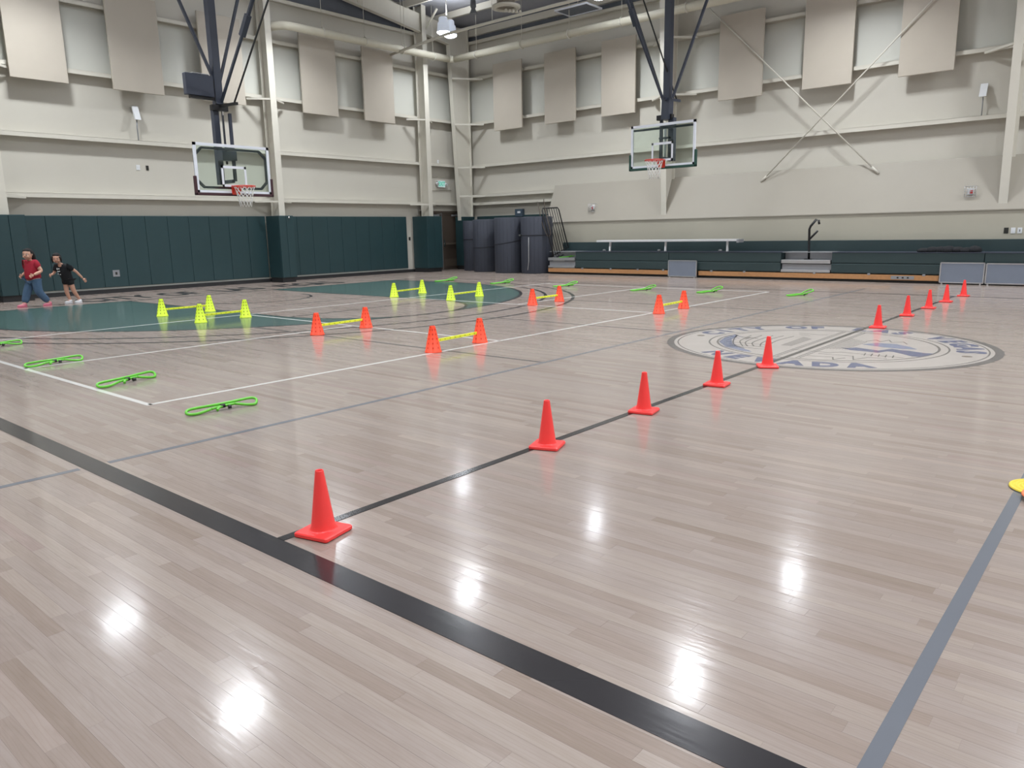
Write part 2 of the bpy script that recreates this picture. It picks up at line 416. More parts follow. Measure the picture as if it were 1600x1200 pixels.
# green area: inside the inner arc, outside lane and free throw circle
def arc_pts(c, r, a0, a1, k): return [(c[0]+r*math.cos(R(a0+(a1-a0)*i/k)), c[1]+r*math.sin(R(a0+(a1-a0)*i/k))) for i in range(k+1)]
LC = ((LX0+LX1)/2, FTY); FR = (LX1-LX0)/2
outer = [(A1[0]-A1[2], BY)]+arc_pts(A1, A1[2], 180, 360, 60)+[(A1[0]+A1[2], BY)]
inner = [(LX0, BY)]+arc_pts(LC, FR, 180, 360, 60)+[(LX1, BY)]
b = MB(); n = len(outer)
vs = [(x, y, 0.0002) for x, y in outer]+[(x, y, 0.0002) for x, y in inner]+[(x, y, 0.0008) for x, y in outer]+[(x, y, 0.0008) for x, y in inner]
b.add(vs, [(2*n+i, 2*n+i+1, 3*n+i+1, 3*n+i) for i in range(n-1)]); b.build('green_court_area', M_green, floor)
for c, wd in ((A1, 0.07), (A2, 0.07), (A3, 0.07)):
    b = MB().ring((c[0], c[1]), c[2]-wd, c[2], 0.0002, Z1, 180, 360, 120)
    for sx in (-1, 1):
        x = c[0]+sx*(c[2]-wd/2); b.box((x-wd/2, c[1], 0.0002), (x+wd/2, BY, Z1))
    b.build('three_point_line', M_black, floor)
fline((LX0, BY), (LX0, FTY), 0.05, M_black); fline((LX1, BY), (LX1, FTY), 0.05, M_black)
fline((LX0, FTY), (LX1, FTY), 0.05, M_black, 0.0013)
MB().ring(LC, FR-0.065, FR, 0.0002, 0.0013, 180, 360, 72).build('free_throw_circle', M_black, floor)
MB().ring((-12.45, -5.15), 1.26, 1.32, 0.0002, 0.0013, 180, 360, 48).build('restricted_arc', M_black, floor)
fline((-19.9, BY), (-5.28, BY), 0.08, M_black, 0.0014)
for yy in (-5.3, -5.9, -6.8, -7.7):
    for sx, x in ((-1, LX0), (1, LX1)):
        fline((x, yy), (x+sx*0.2, yy), 0.05, M_black)
fline((-19.945, BY), (-19.945, -30.0), 0.13, M_black, 0.0016, 'sideline')
fline((-5.26, BY), (-5.26, -30.0), 0.07, M_black, 0.0014, 'sideline')
fline((-19.88, -17.79), (-5.26, -17.79), 0.052, M_black, 0.0026, 'half_court_line')
# grey cross-court side lines, thin dark volleyball lines, white pickleball lines
fline((-26.5, -15.865), (-20.03, -15.865), 0.05, M_grey); fline((-19.86, -15.865), (-4.09, -15.865), 0.05, M_grey)
fline((-19.88, -20.295), (-4.1, -20.295), 0.05, M_grey)
for x, y0 in ((-15.46, -9.9), (-12.56, -12.3), (-9.36, -9.6)):
    fline((x, y0), (x, -15.84), 0.045, M_dkgrey, 0.0013)
fline((LX0, -7.35), (LX1, -7.35), 0.045, M_dkgrey, 0.0013)
WX0, WX1, WY0, WY1 = -18.95, -5.8, -14.40, -8.35
fline((WX0, WY0), (WX1, WY0), 0.05, M_white, 0.0018); fline((WX0, WY1), (WX1+0.2, WY1), 0.05, M_white, 0.0018)
fline((WX0, WY0-0.025), (WX0, WY1+0.025), 0.05, M_white, 0.0018); fline((WX1, WY0), (WX1, WY1), 0.05, M_white, 0.0018)
for x in (-14.5, -10.62): fline((x, WY0), (x, WY1), 0.05, M_white, 0.0018)
fline((WX0, -11.42), (-14.5, -11.42), 0.05, M_white, 0.0018); fline((-10.62, -11.42), (WX1, -11.42), 0.05, M_white, 0.0018)

# baseline lettering
def flat_text(txt, cx, cy, ang, h, m, name, z=0.0011, sx=1.0, zb=0.0003, parent=floor, off=0.0):
    vs, fs = text_mesh_data(txt, h/0.70, off)
    ca, sa = math.cos(ang), math.sin(ang)
    out = [(cx+(x*sx*ca-y*sa), cy+(x*sx*sa+y*ca), z) for x, y, _ in vs]
    b = MB().add(out, fs); return b
xs = -14.95
b = MB()
TXT = 'CITY OF LAS VEGAS'
adv = [0.42 if ch == ' ' else (0.26 if ch == 'I' else 0.50) for ch in TXT]; tot = sum(adv); k = 7.15/tot
for ch, a in zip(TXT, adv):
    if ch != ' ':
        vs, fs = text_mesh_data(ch, 1.6, 0.055)
        b.add([(xs+a*k/2+x*0.46, -2.12+y, 0.0012) for x, y, _ in vs], fs)
    xs += a*k
b.build('baseline_lettering', M_black, floor)

# centre circle seal ------------------------------------------------
C0 = (-12.59, -17.79)
def sw(u, v): return (C0[0]+v, C0[1]-u)     # u to the right, v up of the seal -> world
MB().ring(C0, 0.0, 1.79, 0.0002, 0.0008, n=96).build('centre_seal_ground', M_pale, floor)
seal_b, seal_u, seal_p, seal_k = MB(), MB(), MB(), MB()
seal_k.ring(C0, 1.715, 1.80, 0.0002, 0.0014)
seal_b.ring(C0, 1.66, 1.675, 0.0002, 0.0014); seal_b.ring(C0, 1.285, 1.303, 0.0002, 0.0014); seal_b.ring(C0, 1.185, 1.21, 0.0002, 0.0014)
def ring_text(txt, a0, a1, flip):
    n = len(txt)
    for i, ch in enumerate(txt):
        if ch == ' ': continue
        a = R(a0+(a1-a0)*i/(n-1)); u, v = 1.485*math.cos(a), 1.485*math.sin(a)
        rot = a-math.pi/2 if not flip else a+math.pi/2
        vs, fs = text_mesh_data(ch, 0.35, 0.022)
        out = []
        for x, y, _ in vs:
            x *= 0.95
            uu = u+x*math.cos(rot)-y*math.sin(rot); vv = v+x*math.sin(rot)+y*math.cos(rot); q = sw(uu, vv); out.append((q[0], q[1], 0.0015))
        seal_u.add(out, fs)
ring_text('CITY OF LAS VEGAS', 173, 8, False); ring_text('NEVADA', 241, 301, True)
def sline(pts, w, bld=seal_b, z=0.0015):
    for (a, c) in zip(pts[:-1], pts[1:]):
        a = Vector(a); c = Vector(c); d = (c-a)
        if d.length < 1e-5: continue
        d.normalize(); x = Vector((-d.y, d.x))*w/2
        bld.prism([sw(*q) for q in (a-x, c-x, c+x, a+x)], 0.0004, z)
def spoly(pts, bld, z=0.0015):
    q = [sw(*p) for p in pts]; bld.prism(q, 0.0004, z)
for u, v in ((1.50, -0.12), (-1.50, -0.12)):
    MB().ring(sw(u, v), 0.0, 0.05, 0.0004, 0.0015, n=16).build('seal_dot', M_brown, floor)
mount = [(0.26, -0.2), (0.33, -0.21), (0.4, -0.1), (0.53, -0.15), (0.66, -0.2), (0.75, 0.01), (0.84, -0.04), (0.93, -0.04), (1.01, -0.08), (1.12, -0.12), (1.185, -0.11), (1.17, -0.25), (1.12, -0.40), (1.05, -0.42), (0.93, -0.3), (0.82, -0.21), (0.75, -0.2), (0.7, -0.35), (0.56, -0.33), (0.40, -0.32)]
spoly(mount, seal_u)
spoly([(0.38, 0.18), (0.5, 0.38), (0.7, 0.39), (0.87, 0.26), (0.98, 0.11), (0.85, 0.06), (0.64, 0.08)], seal_p)
spoly([(-1.07, -0.50), (-1.17, -0.12), (-1.17, 0.16), (-1.10, 0.13), (-1.03, -0.23), (-0.88, -0.55), (-0.70, -0.78), (-0.50, -0.94), (-0.43, -1.03), (-0.55, -1.02), (-0.82, -0.84)], seal_p)
for q in range(9):
    t = q/8; a = R(172+52*t)
    sline([(1.18*math.cos(a), 1.18*math.sin(a)), (1.0*math.cos(a+0.12), 1.0*math.sin(a+0.12))], 0.018, seal_u)
for pts in ([(-1.12, 0.13), (-1.01, -0.21), (-0.83, -0.61), (-0.60, -0.85)], [(-0.97, 0.22), (-0.93, -0.1), (-0.87, -0.35), (-0.68, -0.70)], [(-0.86, 0.3), (-0.84, -0.1), (-0.78, -0.4), (-0.64, -0.66)],
            [(-0.74, 0.36), (-0.74, -0.05), (-0.70, -0.38), (-0.58, -0.62)], [(-0.62, 0.4), (-0.64, 0.0), (-0.60, -0.35), (-0.52, -0.58)], [(-0.50, 0.42), (-0.53, 0.0), (-0.50, -0.3), (-0.45, -0.54)]):
    sline([tuple(p)[:2] for p in catmull([(a, c, 0) for a, c in pts], 5)], 0.014)
sline([(-1.0, 0.02), (-0.80, 0.02)], 0.03); sline([(-0.9, 0.02), (-0.9, -0.12)], 0.03)
sline([(-1.0, -0.45), (-0.45, -0.45)], 0.014); sline([(-0.9, -0.6), (-0.4, -0.62)], 0.014); sline([(-0.86, -0.72), (-0.3, -0.8)], 0.014)
for q in range(7): sline([(-0.30+q*0.018-0.05, -0.38), (-0.32+q*0.022-0.05, 0.42-q*0.02)], 0.007)
for q in range(7): sline([(0.16+q*0.03, -0.36+q*0.01), (0.16+q*0.035, 0.60-q*0.03)], 0.009)
for u in (-0.135, -0.10, 0.10, 0.135): sline([(u, -1.15), (u, 1.17)], 0.012)
for pts in ([(-0.14, -0.62), (0.28, -0.62), (0.36, -0.52), (0.7, -0.55), (1.0, -0.55)], [(0.2, -0.75), (0.55, -0.72), (0.62, -0.95), (0.70, -0.72), (0.88, -0.70)], [(0.15, -0.95), (0.4, -0.9), (0.45, -1.05), (0.52, -0.88)],
            [(0.35, 0.45), (0.42, 0.62), (0.5, 0.50), (0.55, 0.68), (0.62, 0.5), (0.72, 0.62), (0.8, 0.45)], [(-0.55, 0.75), (-0.3, 0.72), (-0.2, 0.78)], [(-0.5, 0.62), (-0.36, 0.60)]):
    sline(pts, 0.014)
for q in range(5): sline([(0.6+q*0.07, -0.45), (0.63+q*0.07, -0.62)], 0.012)
seal_k.build('seal_outer_ring', M_dkgrey, floor); seal_b.build('seal_line_drawing', M_dkgrey, floor)
seal_u.build('seal_lettering', M_blue, floor); seal_p.build('seal_pale_shapes', M_pblue, floor)

# walls ------------------------------------------------
wl = struct(MB().box((XW, 0, 0), (0.2, 0.2, 10.2)).build('wall_left', M_wall))
wr = struct(MB().box((0, YW, 0), (0.2, 0.0, 8.75)).build('wall_right', M_wall))
wb = struct(MB().box((XW, YW-0.2, 0), (0.2, YW, 10.2)).build('wall_back', M_wall))
wf = struct(MB().box((XW-0.2, YW, 0), (XW, 0, 8.75)).build('wall_front', M_wall))
ce = MB()
for xa, xb in ((0.2, -13.75), (-13.75, XW-0.2)):
    ce.extrude([(xa, YW-0.2, deck_z(min(xa, 0))), (xb, YW-0.2, deck_z(xb)), (xb, 0.2, deck_z(xb)), (xa, 0.2, deck_z(min(xa, 0)))], (0, 0, 0.15))
ceil = struct(ce.build('ceiling', M_deck))
for i in range(1, 17):
    x = -i*1.55
    if x < XW+0.5: break
    z = deck_z(x)-0.01
    MB().box((x-0.035, YW, z-0.22), (x-0.028, 0, z)).box((x-0.035, YW, z-0.22), (x+0.04, 0, z-0.212)).build('purlin', M_steel, ceil)
MB().box((-0.14, YW, 8.36), (-0.02, -0.01, 8.58)).build('eave_strut', M_steel, ceil)
# dark insulation strips high on both walls
MB().box((-0.02, YW, 8.58), (0, 0, 8.72)).box((-0.02, YW, 8.16), (0.0, -0.02, 8.36)).build('insulation_strip', M_dkins, wr)
MB().extrude([(-0.02, -0.02, 8.24), (-0.02, -0.02, 8.68), (-13.75, -0.02, 10.05), (XW, -0.02, 8.68), (XW, -0.02, 8.24)], (0, 0.019, 0)).build('insulation_strip', M_dkins, wl)

# girts (Z sections): flange strip in front, web, lip
def girt_left(z, x0, x1):
    MB().box((x0, -0.2, z-0.05), (x1, -0.192, z+0.05)).box((x0, -0.2, z+0.045), (x1, -0.002, z+0.053)).box((x0, -0.02, z-0.03), (x1, -0.002, z+0.05)).build('girt', M_steel, wl)
def girt_right(z, y0, y1):
    MB().box((-0.2, y0, z-0.05), (-0.192, y1, z+0.05)).box((-0.2, y0, z+0.045), (-0.002, y1, z+0.053)).box((-0.02, y0, z-0.03), (-0.002, y1, z+0.05)).build('girt', M_steel, wr)
for z in (2.43, 3.81, 5.36, 6.95, 8.12):
    girt_left(z, XW, -0.02)
for z in (3.79, 5.31, 6.88, 8.12):
    girt_right(z, YW, -0.22)
for z in (2.71, 2.42): girt_right(z, -4.42, -0.22)

M_liner = mat('pale_wall_liner', (202, 202, 193), 0.55, var=0.03, scale=0.8)
MB().box((XW, -0.006, 5.42), (-0.02, -0.001, 6.88)).build('upper_liner', M_liner, wl)
MB().box((-0.006, YW, 5.37), (-0.001, -0.22, 6.81)).build('upper_liner', M_liner, wr)
# furred lower wall with the sloped ledge on the right wall
lw = MB().extrude([(0, -4.47, 0), (-0.7, -4.47, 0), (-0.7, -4.47, 1.64), (0, -4.47, 1.64)], (0, YW+4.47, 0)).build('wall_right_lower', M_wall2)
struct(lw)
MB().extrude([(-0.002, -4.47, 1.64), (-0.73, -4.47, 1.64), (-0.73, -4.47, 1.665), (-0.2, -4.47, 2.90), (-0.002, -4.47, 2.90)], (0, YW+4.47, 0)).build('sloped_ledge', M_ledge, lw)

# columns ------------------------------------------------
def kicker(b, p, q): b.bar(p, q, 0.05, 0.05)
def wind_column(x, label):
    t = thing('steel_column', label, 'column', (x, -0.3, 0))
    MB().box((x-0.1, -0.61, 0), (x+0.1, -0.595, 9.0)).build('front_flange', M_steel, t)
    MB().box((x-0.1, -0.215, 0), (x+0.1, -0.203, 9.0)).build('back_flange', M_steel, t)
    MB().box((x-0.006, -0.595, 0), (x+0.006, -0.215, 9.0)).build('web', M_steel, t)
    for z in (2.40, 5.28):
        for s in (-1, 1):
            MB().extrude([(x+s*0.1, -0.595, z), (x+s*0.62, -0.2, z), (x+s*0.52, -0.2, z), (x+s*0.03, -0.595, z)], (0, 0, -0.05)).build('flange_brace', M_steel, t)
    return t
wind_column(-8.55, 'beige steel wind column on the padded wall right of the maroon-edged hoop')
wind_column(-15.76, 'beige steel wind column cut by the left edge of the picture')
wind_column(-2.45, 'beige steel wind column left of the brown exit door')
def frame_column(y, x0, x1, xt, label, zb=0.0):
    """tapered rigid frame column standing at the right wall; depth x0 at floor .. x1 at knee"""
    t = thing('steel_column', label, 'column', (x0/2, y, 0))
    zt = 7.95
    MB().extrude([(-0.21, y-0.005, 0), (x0, y-0.005, 0), (x1, y-0.005, zt), (-0.21, y-0.005, 8.6)], (0, 0.01, 0)).build('web', M_steel, t)
    MB().extrude([(x0, y-0.09, 0), (x0-0.014, y-0.09, 0), (x1-0.014, y-0.09, zt), (x1, y-0.09, zt)], (0, 0.18, 0)).build('inner_flange', M_steel, t)
    MB().box((-0.222, y-0.09, 0), (-0.206, y+0.09, 8.6)).build('outer_flange', M_steel, t)
    for z in (2.72, 5.26, 3.75, 6.83):
        xf = x0+(x1-x0)*z/zt
        for s in ((-1, 1) if y < -1 else (-1,)):
            if z in (3.75, 2.72) and y < -1: continue
            if y > -1 and z in (3.75, 6.83): pass
            MB().extrude([(xf, y+s*0.08, z), (-0.2, y+s*0.75, z), (-0.2, y+s*0.62, z), (xf, y+s*0.0, z)], (0, 0, -0.05)).build('flange_brace', M_steel, t)
    # rafter
    bot = [(x1, zt), (-2.6, 8.14), (-5.8, 8.55), (-9.5, 9.1), (-13.75, 9.55)]
    top = [(-13.75, deck_z(-13.75)-0.24), (x1, deck_z(x1)-0.24), (-0.21, 8.6)]
    r = thing('roof_rafter', label.replace('column', 'roof rafter').replace('beige steel', 'deep beige steel'), 'rafter', (-6, y, 8.6))
    MB().extrude([(a, y-0.005, c) for a, c in bot+top], (0, 0.01, 0)).build('web', M_steel, r)
    for (a, c), (d, e) in zip(bot[:-1], bot[1:]):
        MB().extrude([(a, y-0.09, c), (d, y-0.09, e), (d, y-0.09, e-0.014), (a, y-0.09, c-0.014)], (0, 0.18, 0)).build('bottom_flange', M_steel, r)
    bot2 = [(XW-x1, zt), (XW+2.6, 8.14), (XW+5.8, 8.55), (XW+9.5, 9.1), (-13.75, 9.55)]
    top2 = [(-13.75, deck_z(-13.75)-0.24), (XW-x1, deck_z(XW-x1)-0.24)]
    MB().extrude([(a, y-0.005, c) for a, c in bot2+top2], (0, 0.01, 0)).build('far_web', M_steel, r)
    for xs_ in (-2.35, -5.2, -8.2):
        zz = 8.05+0.12*(-xs_-2)
        MB().bar((xs_, y-0.08, zz+0.1), (xs_-0.05, y-0.75, deck_z(xs_)-0.2), 0.05, 0.05).build('flange_brace', M_steel, r)
    return t
frame_column(-0.47, -0.75, -1.17, 0, 'tapered beige steel column in the room corner beside the door')
frame_column(-8.97, -0.57, -0.98, 0, 'beige steel column behind the green-edged hoop on the bleacher wall')
frame_column(-17.77, -0.56, -1.02, 0, 'beige steel column at the right edge above the grey boards')
frame_column(-26.6, -0.64, -1.02, 0, 'beige steel column of the bay behind the right edge')

# baseboards, wall padding ------------------------------------------------
struct(MB().box((XW, -0.05, 0), (-2.3, -0.001, 0.10)).box((XW, -0.06, 0), (-2.3, -0.001, 0.03)).build('baseboard_left', M_base))
def padding(x0, x1, label, seams=0.6):
    t = thing('wall_padding', label, 'padding', ((x0+x1)/2, 0, 0.1))
    n = max(1, round((x1-x0)/seams)); w = (x1-x0)/n
    MB().box((x0, -0.035, 0.105), (x1, -0.002, 0.15)).build('nailer_strip', M_nail, t)
    for i in range(n):
        MB().rbox((x0+i*w+0.002, -0.07, 0.15), (x0+(i+1)*w-0.002, -0.004, 1.96), 0.014).build('pad', M_pad, t)
padding(-26.4, -16.12, 'row of dark green vinyl wall pads beyond the left edge')
padding(-15.36, -8.80, 'long row of dark green vinyl wall pads behind the children')
padding(-8.27, -3.16, 'row of dark green vinyl wall pads ending before the light switches')
def column_pad(x0, x1, y0, y1, label):
    t = thing('column_padding', label, 'padding', ((x0+x1)/2, (y0+y1)/2, 0))
    MB().rbox((x0-0.005, y0, 0.14), (x0+0.05, y1, 1.96), 0.012).build('side_pad', M_pad, t)
    MB().rbox((x1-0.05, y0, 0.14), (x1+0.005, y1, 1.96), 0.012).build('side_pad', M_pad, t)
    xm = (x0+x1)/2
    MB().rbox((x0, y0-0.05, 0.14), (xm-0.002, y0+0.006, 1.96), 0.014).build('front_pad', M_pad, t)
    MB().rbox((xm+0.002, y0-0.05, 0.14), (x1, y0+0.006, 1.96), 0.014).build('front_pad', M_pad, t)
    MB().box((x0+0.02, y0+0.01, 0.0), (x1-0.02, y1-0.01, 0.14)).build('base', M_base, t)
column_pad(-8.78, -8.29, -0.72, -0.08, 'dark green pad wrapped around the wind column under the hoop')
column_pad(-16.08, -15.40, -0.72, -0.08, 'dark green pad wrapped around the wind column at the left edge')
column_pad(-2.88, -2.16, -0.78, -0.08, 'dark green pad wrapped around the wind column beside the brown door')
MB_ = MB().ball((-8.45, -0.79, 1.90), 0.03)
tag(MB_.build('hook', M_chrome), 'small shiny hook at the top of the green column pad', 'hook')
# corner column pads and right wall pads behind the rolled mats
t = thing('wall_padding', 'dark green wall pads behind the rolled mats in the corner', 'padding', (-0.05, -2.2, 0.1))
MB().box((-0.035, -4.42, 0.105), (-0.002, -0.62, 0.15)).build('nailer_strip', M_nail, t)
for i in range(6): MB().rbox((-0.07, -0.62-(i+1)*0.63+0.002, 0.15), (-0.004, -0.62-i*0.63-0.002, 1.96), 0.014).build('pad', M_pad, t)
t = thing('column_padding', 'dark green pad around the tapered corner column', 'padding', (-0.45, -0.47, 0))
MB().rbox((-0.83, -0.66, 0.14), (-0.24, -0.60, 1.95), 0.012).build('side_pad', M_pad, t)
MB().rbox((-0.86, -0.66, 0.14), (-0.80, -0.24, 1.95), 0.012).build('front_pad', M_pad, t)
MB().box((-0.82, -0.60, 0), (-0.26, -0.26, 0.14)).build('base', M_base, t)
# outlet recessed in the long pad row
def plate(name, label, cat, c, n, w, h, m, extra=None, grp=None):
    """wall plate at c, facing n ('y' or 'x')"""
    t = thing(name, label, cat, c, 0, grp)
    x, y, z = c
    if n == 'y':
        MB().rbox((x-w/2, y-0.012, z-h/2), (x+w/2, y, z+h/2), 0.004).build('cover', m, t)
        MB().box((x-w*0.14, y-0.02, z-h*0.2), (x+w*0.14, y-0.012, z+h*0.2)).build('insert', extra or M_plate, t)
    else:
        MB().rbox((x-0.012, y-w/2, z-h/2), (x, y+w/2, z+h/2), 0.004).build('cover', m, t)
        MB().box((x-0.02, y-w*0.14, z-h*0.2), (x-0.012, y+w*0.14, z+h*0.2)).build('insert', extra or M_plate, t)
    return t
plate('wall_outlet', 'pale outlet plate set in the green wall pads behind the children', 'outlet', (-13.27, -0.071, 0.50), 'y', 0.17, 0.17, M_alumd, M_dplate)
plate('wall_outlet', 'small white plate high on the wall left of the near hoop', 'outlet', (-12.37, -0.001, 3.20), 'y', 0.10, 0.13, M_plate)
plate('wall_outlet', 'small black plate high on the wall beside a white one', 'outlet', (-12.13, -0.001, 3.20), 'y', 0.07, 0.12, M_dplate, M_dplate)
plate('wall_switch', 'black switch plate beyond the end of the green wall pads', 'switch', (-2.99, -0.001, 1.19), 'y', 0.08, 0.12, M_dplate, M_dplate)
plate('wall_switch', 'white switch plate between pads and door, beside the black one', 'switch', (-2.74, -0.001, 1.19), 'y', 0.09, 0.14, M_plate, M_alumd)
plate('wall_outlet', 'white outlet plate low on the wall beside the door', 'outlet', (-2.77, -0.001, 0.455), 'y', 0.08, 0.12, M_plate, M_alumd)
plate('wall_switch', 'dark switch plate left of two white ones on the right wall', 'switch', (-0.701, -17.90, 1.175), 'x', 0.09, 0.13, M_dplate, M_dplate)
plate('wall_switch', 'middle white switch plate at the right edge', 'switch', (-0.701, -18.035, 1.172), 'x', 0.09, 0.13, M_plate)
plate('wall_switch', 'rightmost white switch plate with grey toggle', 'switch', (-0.701, -18.165, 1.17), 'x', 0.09, 0.13, M_plate, M_alumd)
plate('wall_plate', 'tiny white plate high on the wall above the exit sign', 'plate', (-1.43, -0.001, 3.93), 'y', 0.07, 0.16, M_plate)

# door ------------------------------------------------
dr = struct(MB().box((-2.42, -0.07, 0), (-2.36, 0.0, 2.17)).box((-0.44, -0.07, 0), (-0.38, 0.0, 2.17)).box((-2.42, -0.07, 2.11), (-0.38, 0.0, 2.17)).build('door_1', M_frame))
for i, (a, c) in enumerate(((-2.36, -1.405), (-1.395, -0.44))):
    lf = MB().rbox((a+0.004, -0.055, 0.01), (c-0.004, -0.01, 2.108), 0.004).build('door_leaf', M_door, dr)
    s = 1 if i == 0 else -1
    hx = c-0.09 if i == 0 else a+0.09
    MB().rbox((hx-0.03, -0.075, 0.86), (hx+0.03, -0.056, 1.12), 0.005).box((hx-0.015, -0.12, 0.94), (hx+0.015, -0.075, 1.0)).build('latch', M_chrome, lf)
    MB().rbox((a+0.12, -0.115, 0.93), (c-0.12, -0.085, 1.0), 0.01).box((a+0.12, -0.09, 0.94), (a+0.16, -0.055, 0.99)).box((c-0.16, -0.09, 0.94), (c-0.12, -0.055, 0.99)).build('panic_bar', M_frame, lf)
    MB().rbox((a+0.1, -0.064, 0.12), (c-0.1, -0.056, 0.40), 0.003).build('kick_plate', M_frame, lf)
    MB().rbox((c-0.45, -0.11, 1.98), (c-0.15, -0.056, 2.04), 0.006).bar((c-0.3, -0.12, 2.05), (c-0.12, -0.2, 2.07), 0.03, 0.012).build('door_closer', M_alumd, lf)
MB().box((-1.408, -0.07, 0.02), (-1.392, -0.05, 2.1)).build('astragal', M_alumd, dr)
# EXIT sign with emergency lamp heads
t = thing('exit_sign', 'lit white exit sign with green letters above the brown door', 'sign', (-1.33, -0.05, 3.13))
MB().rbox((-1.53, -0.07, 3.02), (-1.15, -0.002, 3.27), 0.01).build('sign_box', M_plate, t)
MB().box((-1.505, -0.074, 3.04), (-1.175, -0.07, 3.25)).build('sign_face', M_exitw, t)
vs, fs = text_mesh_data('EXIT', 0.21, 0.004, 0.002)
MB().add([(-1.34+x*0.78, -0.078-z, 3.145+y) for x, y, z in vs], fs).build('lettering', M_exitg, t)
for s in (-1, 1):
    MB().tube([(-1.34+s*0.235, -0.11, 3.13), (-1.34+s*0.235, -0.02, 3.17)], [0.055, 0.035], 12).build('lamp_head', M_plate, t)
MB().tube([(-1.75, -0.02, 3.40), (-0.85, -0.02, 3.40), (-0.85, -0.02, 3.36)], 0.012, 6).tube([(-1.85, -0.02, 2.92), (-0.8, -0.02, 2.94)], 0.012, 6).build('conduit', M_wall2, t)
# dark cabinet above the rolled mats
t = thing('wall_cabinet', 'small blue-grey box with a white label above the rolled mats', 'cabinet', (-0.07, -2.75, 1.86))
MB().rbox((-0.14, -2.92, 1.90), (-0.002, -2.58, 2.17), 0.008).build('box', mat('blue_grey_box', (62, 78, 92), 0.5), t)
MB().box((-0.145, -2.84, 2.02), (-0.141, -2.70, 2.09)).build('label_plate', M_plate, t)

# wireless antennas on conduits (white slanted boxes)
def antenna(c, n, h, label, zg):
    t = thing('wall_antenna', label, 'antenna', c)
    x, y, z = c
    if n == 'y':
        MB().extrude([(x-0.075, -0.10, z+h/2), (x-0.075, -0.05, z+h/2), (x-0.075, -0.16, z-h/2), (x-0.075, -0.22, z-h/2)], (0.15, 0, 0)).build('antenna_case', M_plate, t)
        MB().tube([(x, -0.12, z-h/2), (x+0.0, -0.10, z-h/2-0.2), (x, -0.10, zg)], 0.018, 8).box((x-0.02, -0.10, z), (x+0.02, -0.001, z+0.05)).build('conduit', M_alumd, t)
    else:
        MB().extrude([(-0.10, y-0.075, z+h/2), (-0.05, y-0.075, z+h/2), (-0.16, y-0.075, z-h/2), (-0.22, y-0.075, z-h/2)], (0, 0.15, 0)).build('antenna_case', M_plate, t)
        MB().tube([(-0.12, y, z-h/2), (-0.10, y, z-h/2-0.2), (-0.10, y, zg)], 0.012, 8).box((-0.10, y-0.02, z), (-0.001, y+0.02, z+0.05)).build('conduit', M_alumd, t)
antenna((-12.32, -0.12, 4.55), 'y', 0.34, 'white slanted antenna box on the wall left of the near hoop', 3.87)
antenna((-0.12, -17.07, 4.42), 'x', 0.30, 'white slanted antenna box on the right wall by the last column', 3.85)
# strobe lights behind wire guards on the sloped ledge
def strobe(y, label):
    z = 2.09; x = -0.545
    t = thing('fire_strobe', label, 'strobe', (x, y, z))
    MB().rbox((x-0.07, y-0.06, z-0.07), (x+0.03, y+0.06, z+0.07), 0.01).build('strobe_body', M_plate, t)
    MB().box((x-0.074, y-0.045, z-0.05), (x-0.0705, y+0.02, z+0.03)).build('lettering_panel', M_redtxt, t)
    b = MB()
    for k in range(5):
        u = -0.12+0.06*k
        b.tube([(x+0.05, y+u, z-0.12), (x-0.12, y+u, z-0.12), (x-0.12, y+u, z+0.12), (x+0.12, y+u, z+0.12)], 0.005, 5)
        b.tube([(x-0.12, y-0.12, z+u), (x-0.12, y+0.12, z+u)], 0.005, 5)
    b.build('wire_guard', M_alum, t)
strobe(-6.30, 'caged fire strobe on the ledge above the left end of the bleachers')
strobe(-17.09, 'caged fire strobe on the ledge near the right column')

# acoustic panels ------------------------------------------------
def apanel_left(x0, x1, label):
    t = thing('acoustic_panel', label, 'panel', ((x0+x1)/2, -0.3, 6.2), 0, 'acoustic panels')
    MB().rbox((x0, -0.37, 5.03), (x1, -0.31, 7.31), 0.008).build('fabric_panel', M_panel, t)
    for z in (5.36, 6.95): MB().box((x0+0.06, -0.31, z-0.04), (x1-0.06, -0.201, z+0.04)).build('bracket', M_steel, t)
def apanel_right(y0, y1, label):
    t = thing('acoustic_panel', label, 'panel', (-0.3, (y0+y1)/2, 6.2), 0, 'acoustic panels')
    MB().rbox((-0.37, y0, 4.93), (-0.31, y1, 7.19), 0.008).build('fabric_panel', M_panel, t)
    for z in (5.31, 6.88): MB().box((-0.31, y0+0.06, z-0.04), (-0.201, y1-0.06, z+0.04)).build('bracket', M_steel, t)
for x0, x1, lb in ((-17.52, -16.28, 'acoustic panel outside the left edge of the picture'), (-15.17, -13.94, 'beige acoustic panel at the top left corner'), (-12.91, -11.63, 'beige acoustic panel second from the left edge'),
                   (-10.54, -9.29, 'beige acoustic panel partly behind the braces of the near hoop'), (-7.37, -6.07, 'beige acoustic panel first right of the tall wind column'),
                   (-5.01, -3.73, 'beige acoustic panel on the padded wall nearest the room corner')):
    apanel_left(x0, x1, lb)
for y0, y1, lb in ((-3.17, -1.86, 'beige acoustic panel on the bleacher wall nearest the corner'), (-5.45, -4.17, 'beige acoustic panel on the bleacher wall, second from the corner'),
                   (-7.72, -6.47, 'beige acoustic panel just left of the green-edged hoop'), (-11.76, -10.47, 'beige acoustic panel just right of the green-edged hoop mast'),
                   (-14.13, -12.87, 'beige acoustic panel between the two crossing rods'), (-16.45, -15.23, 'rightmost beige acoustic panel on the bleacher wall')):
    apanel_right(y0, y1, lb)

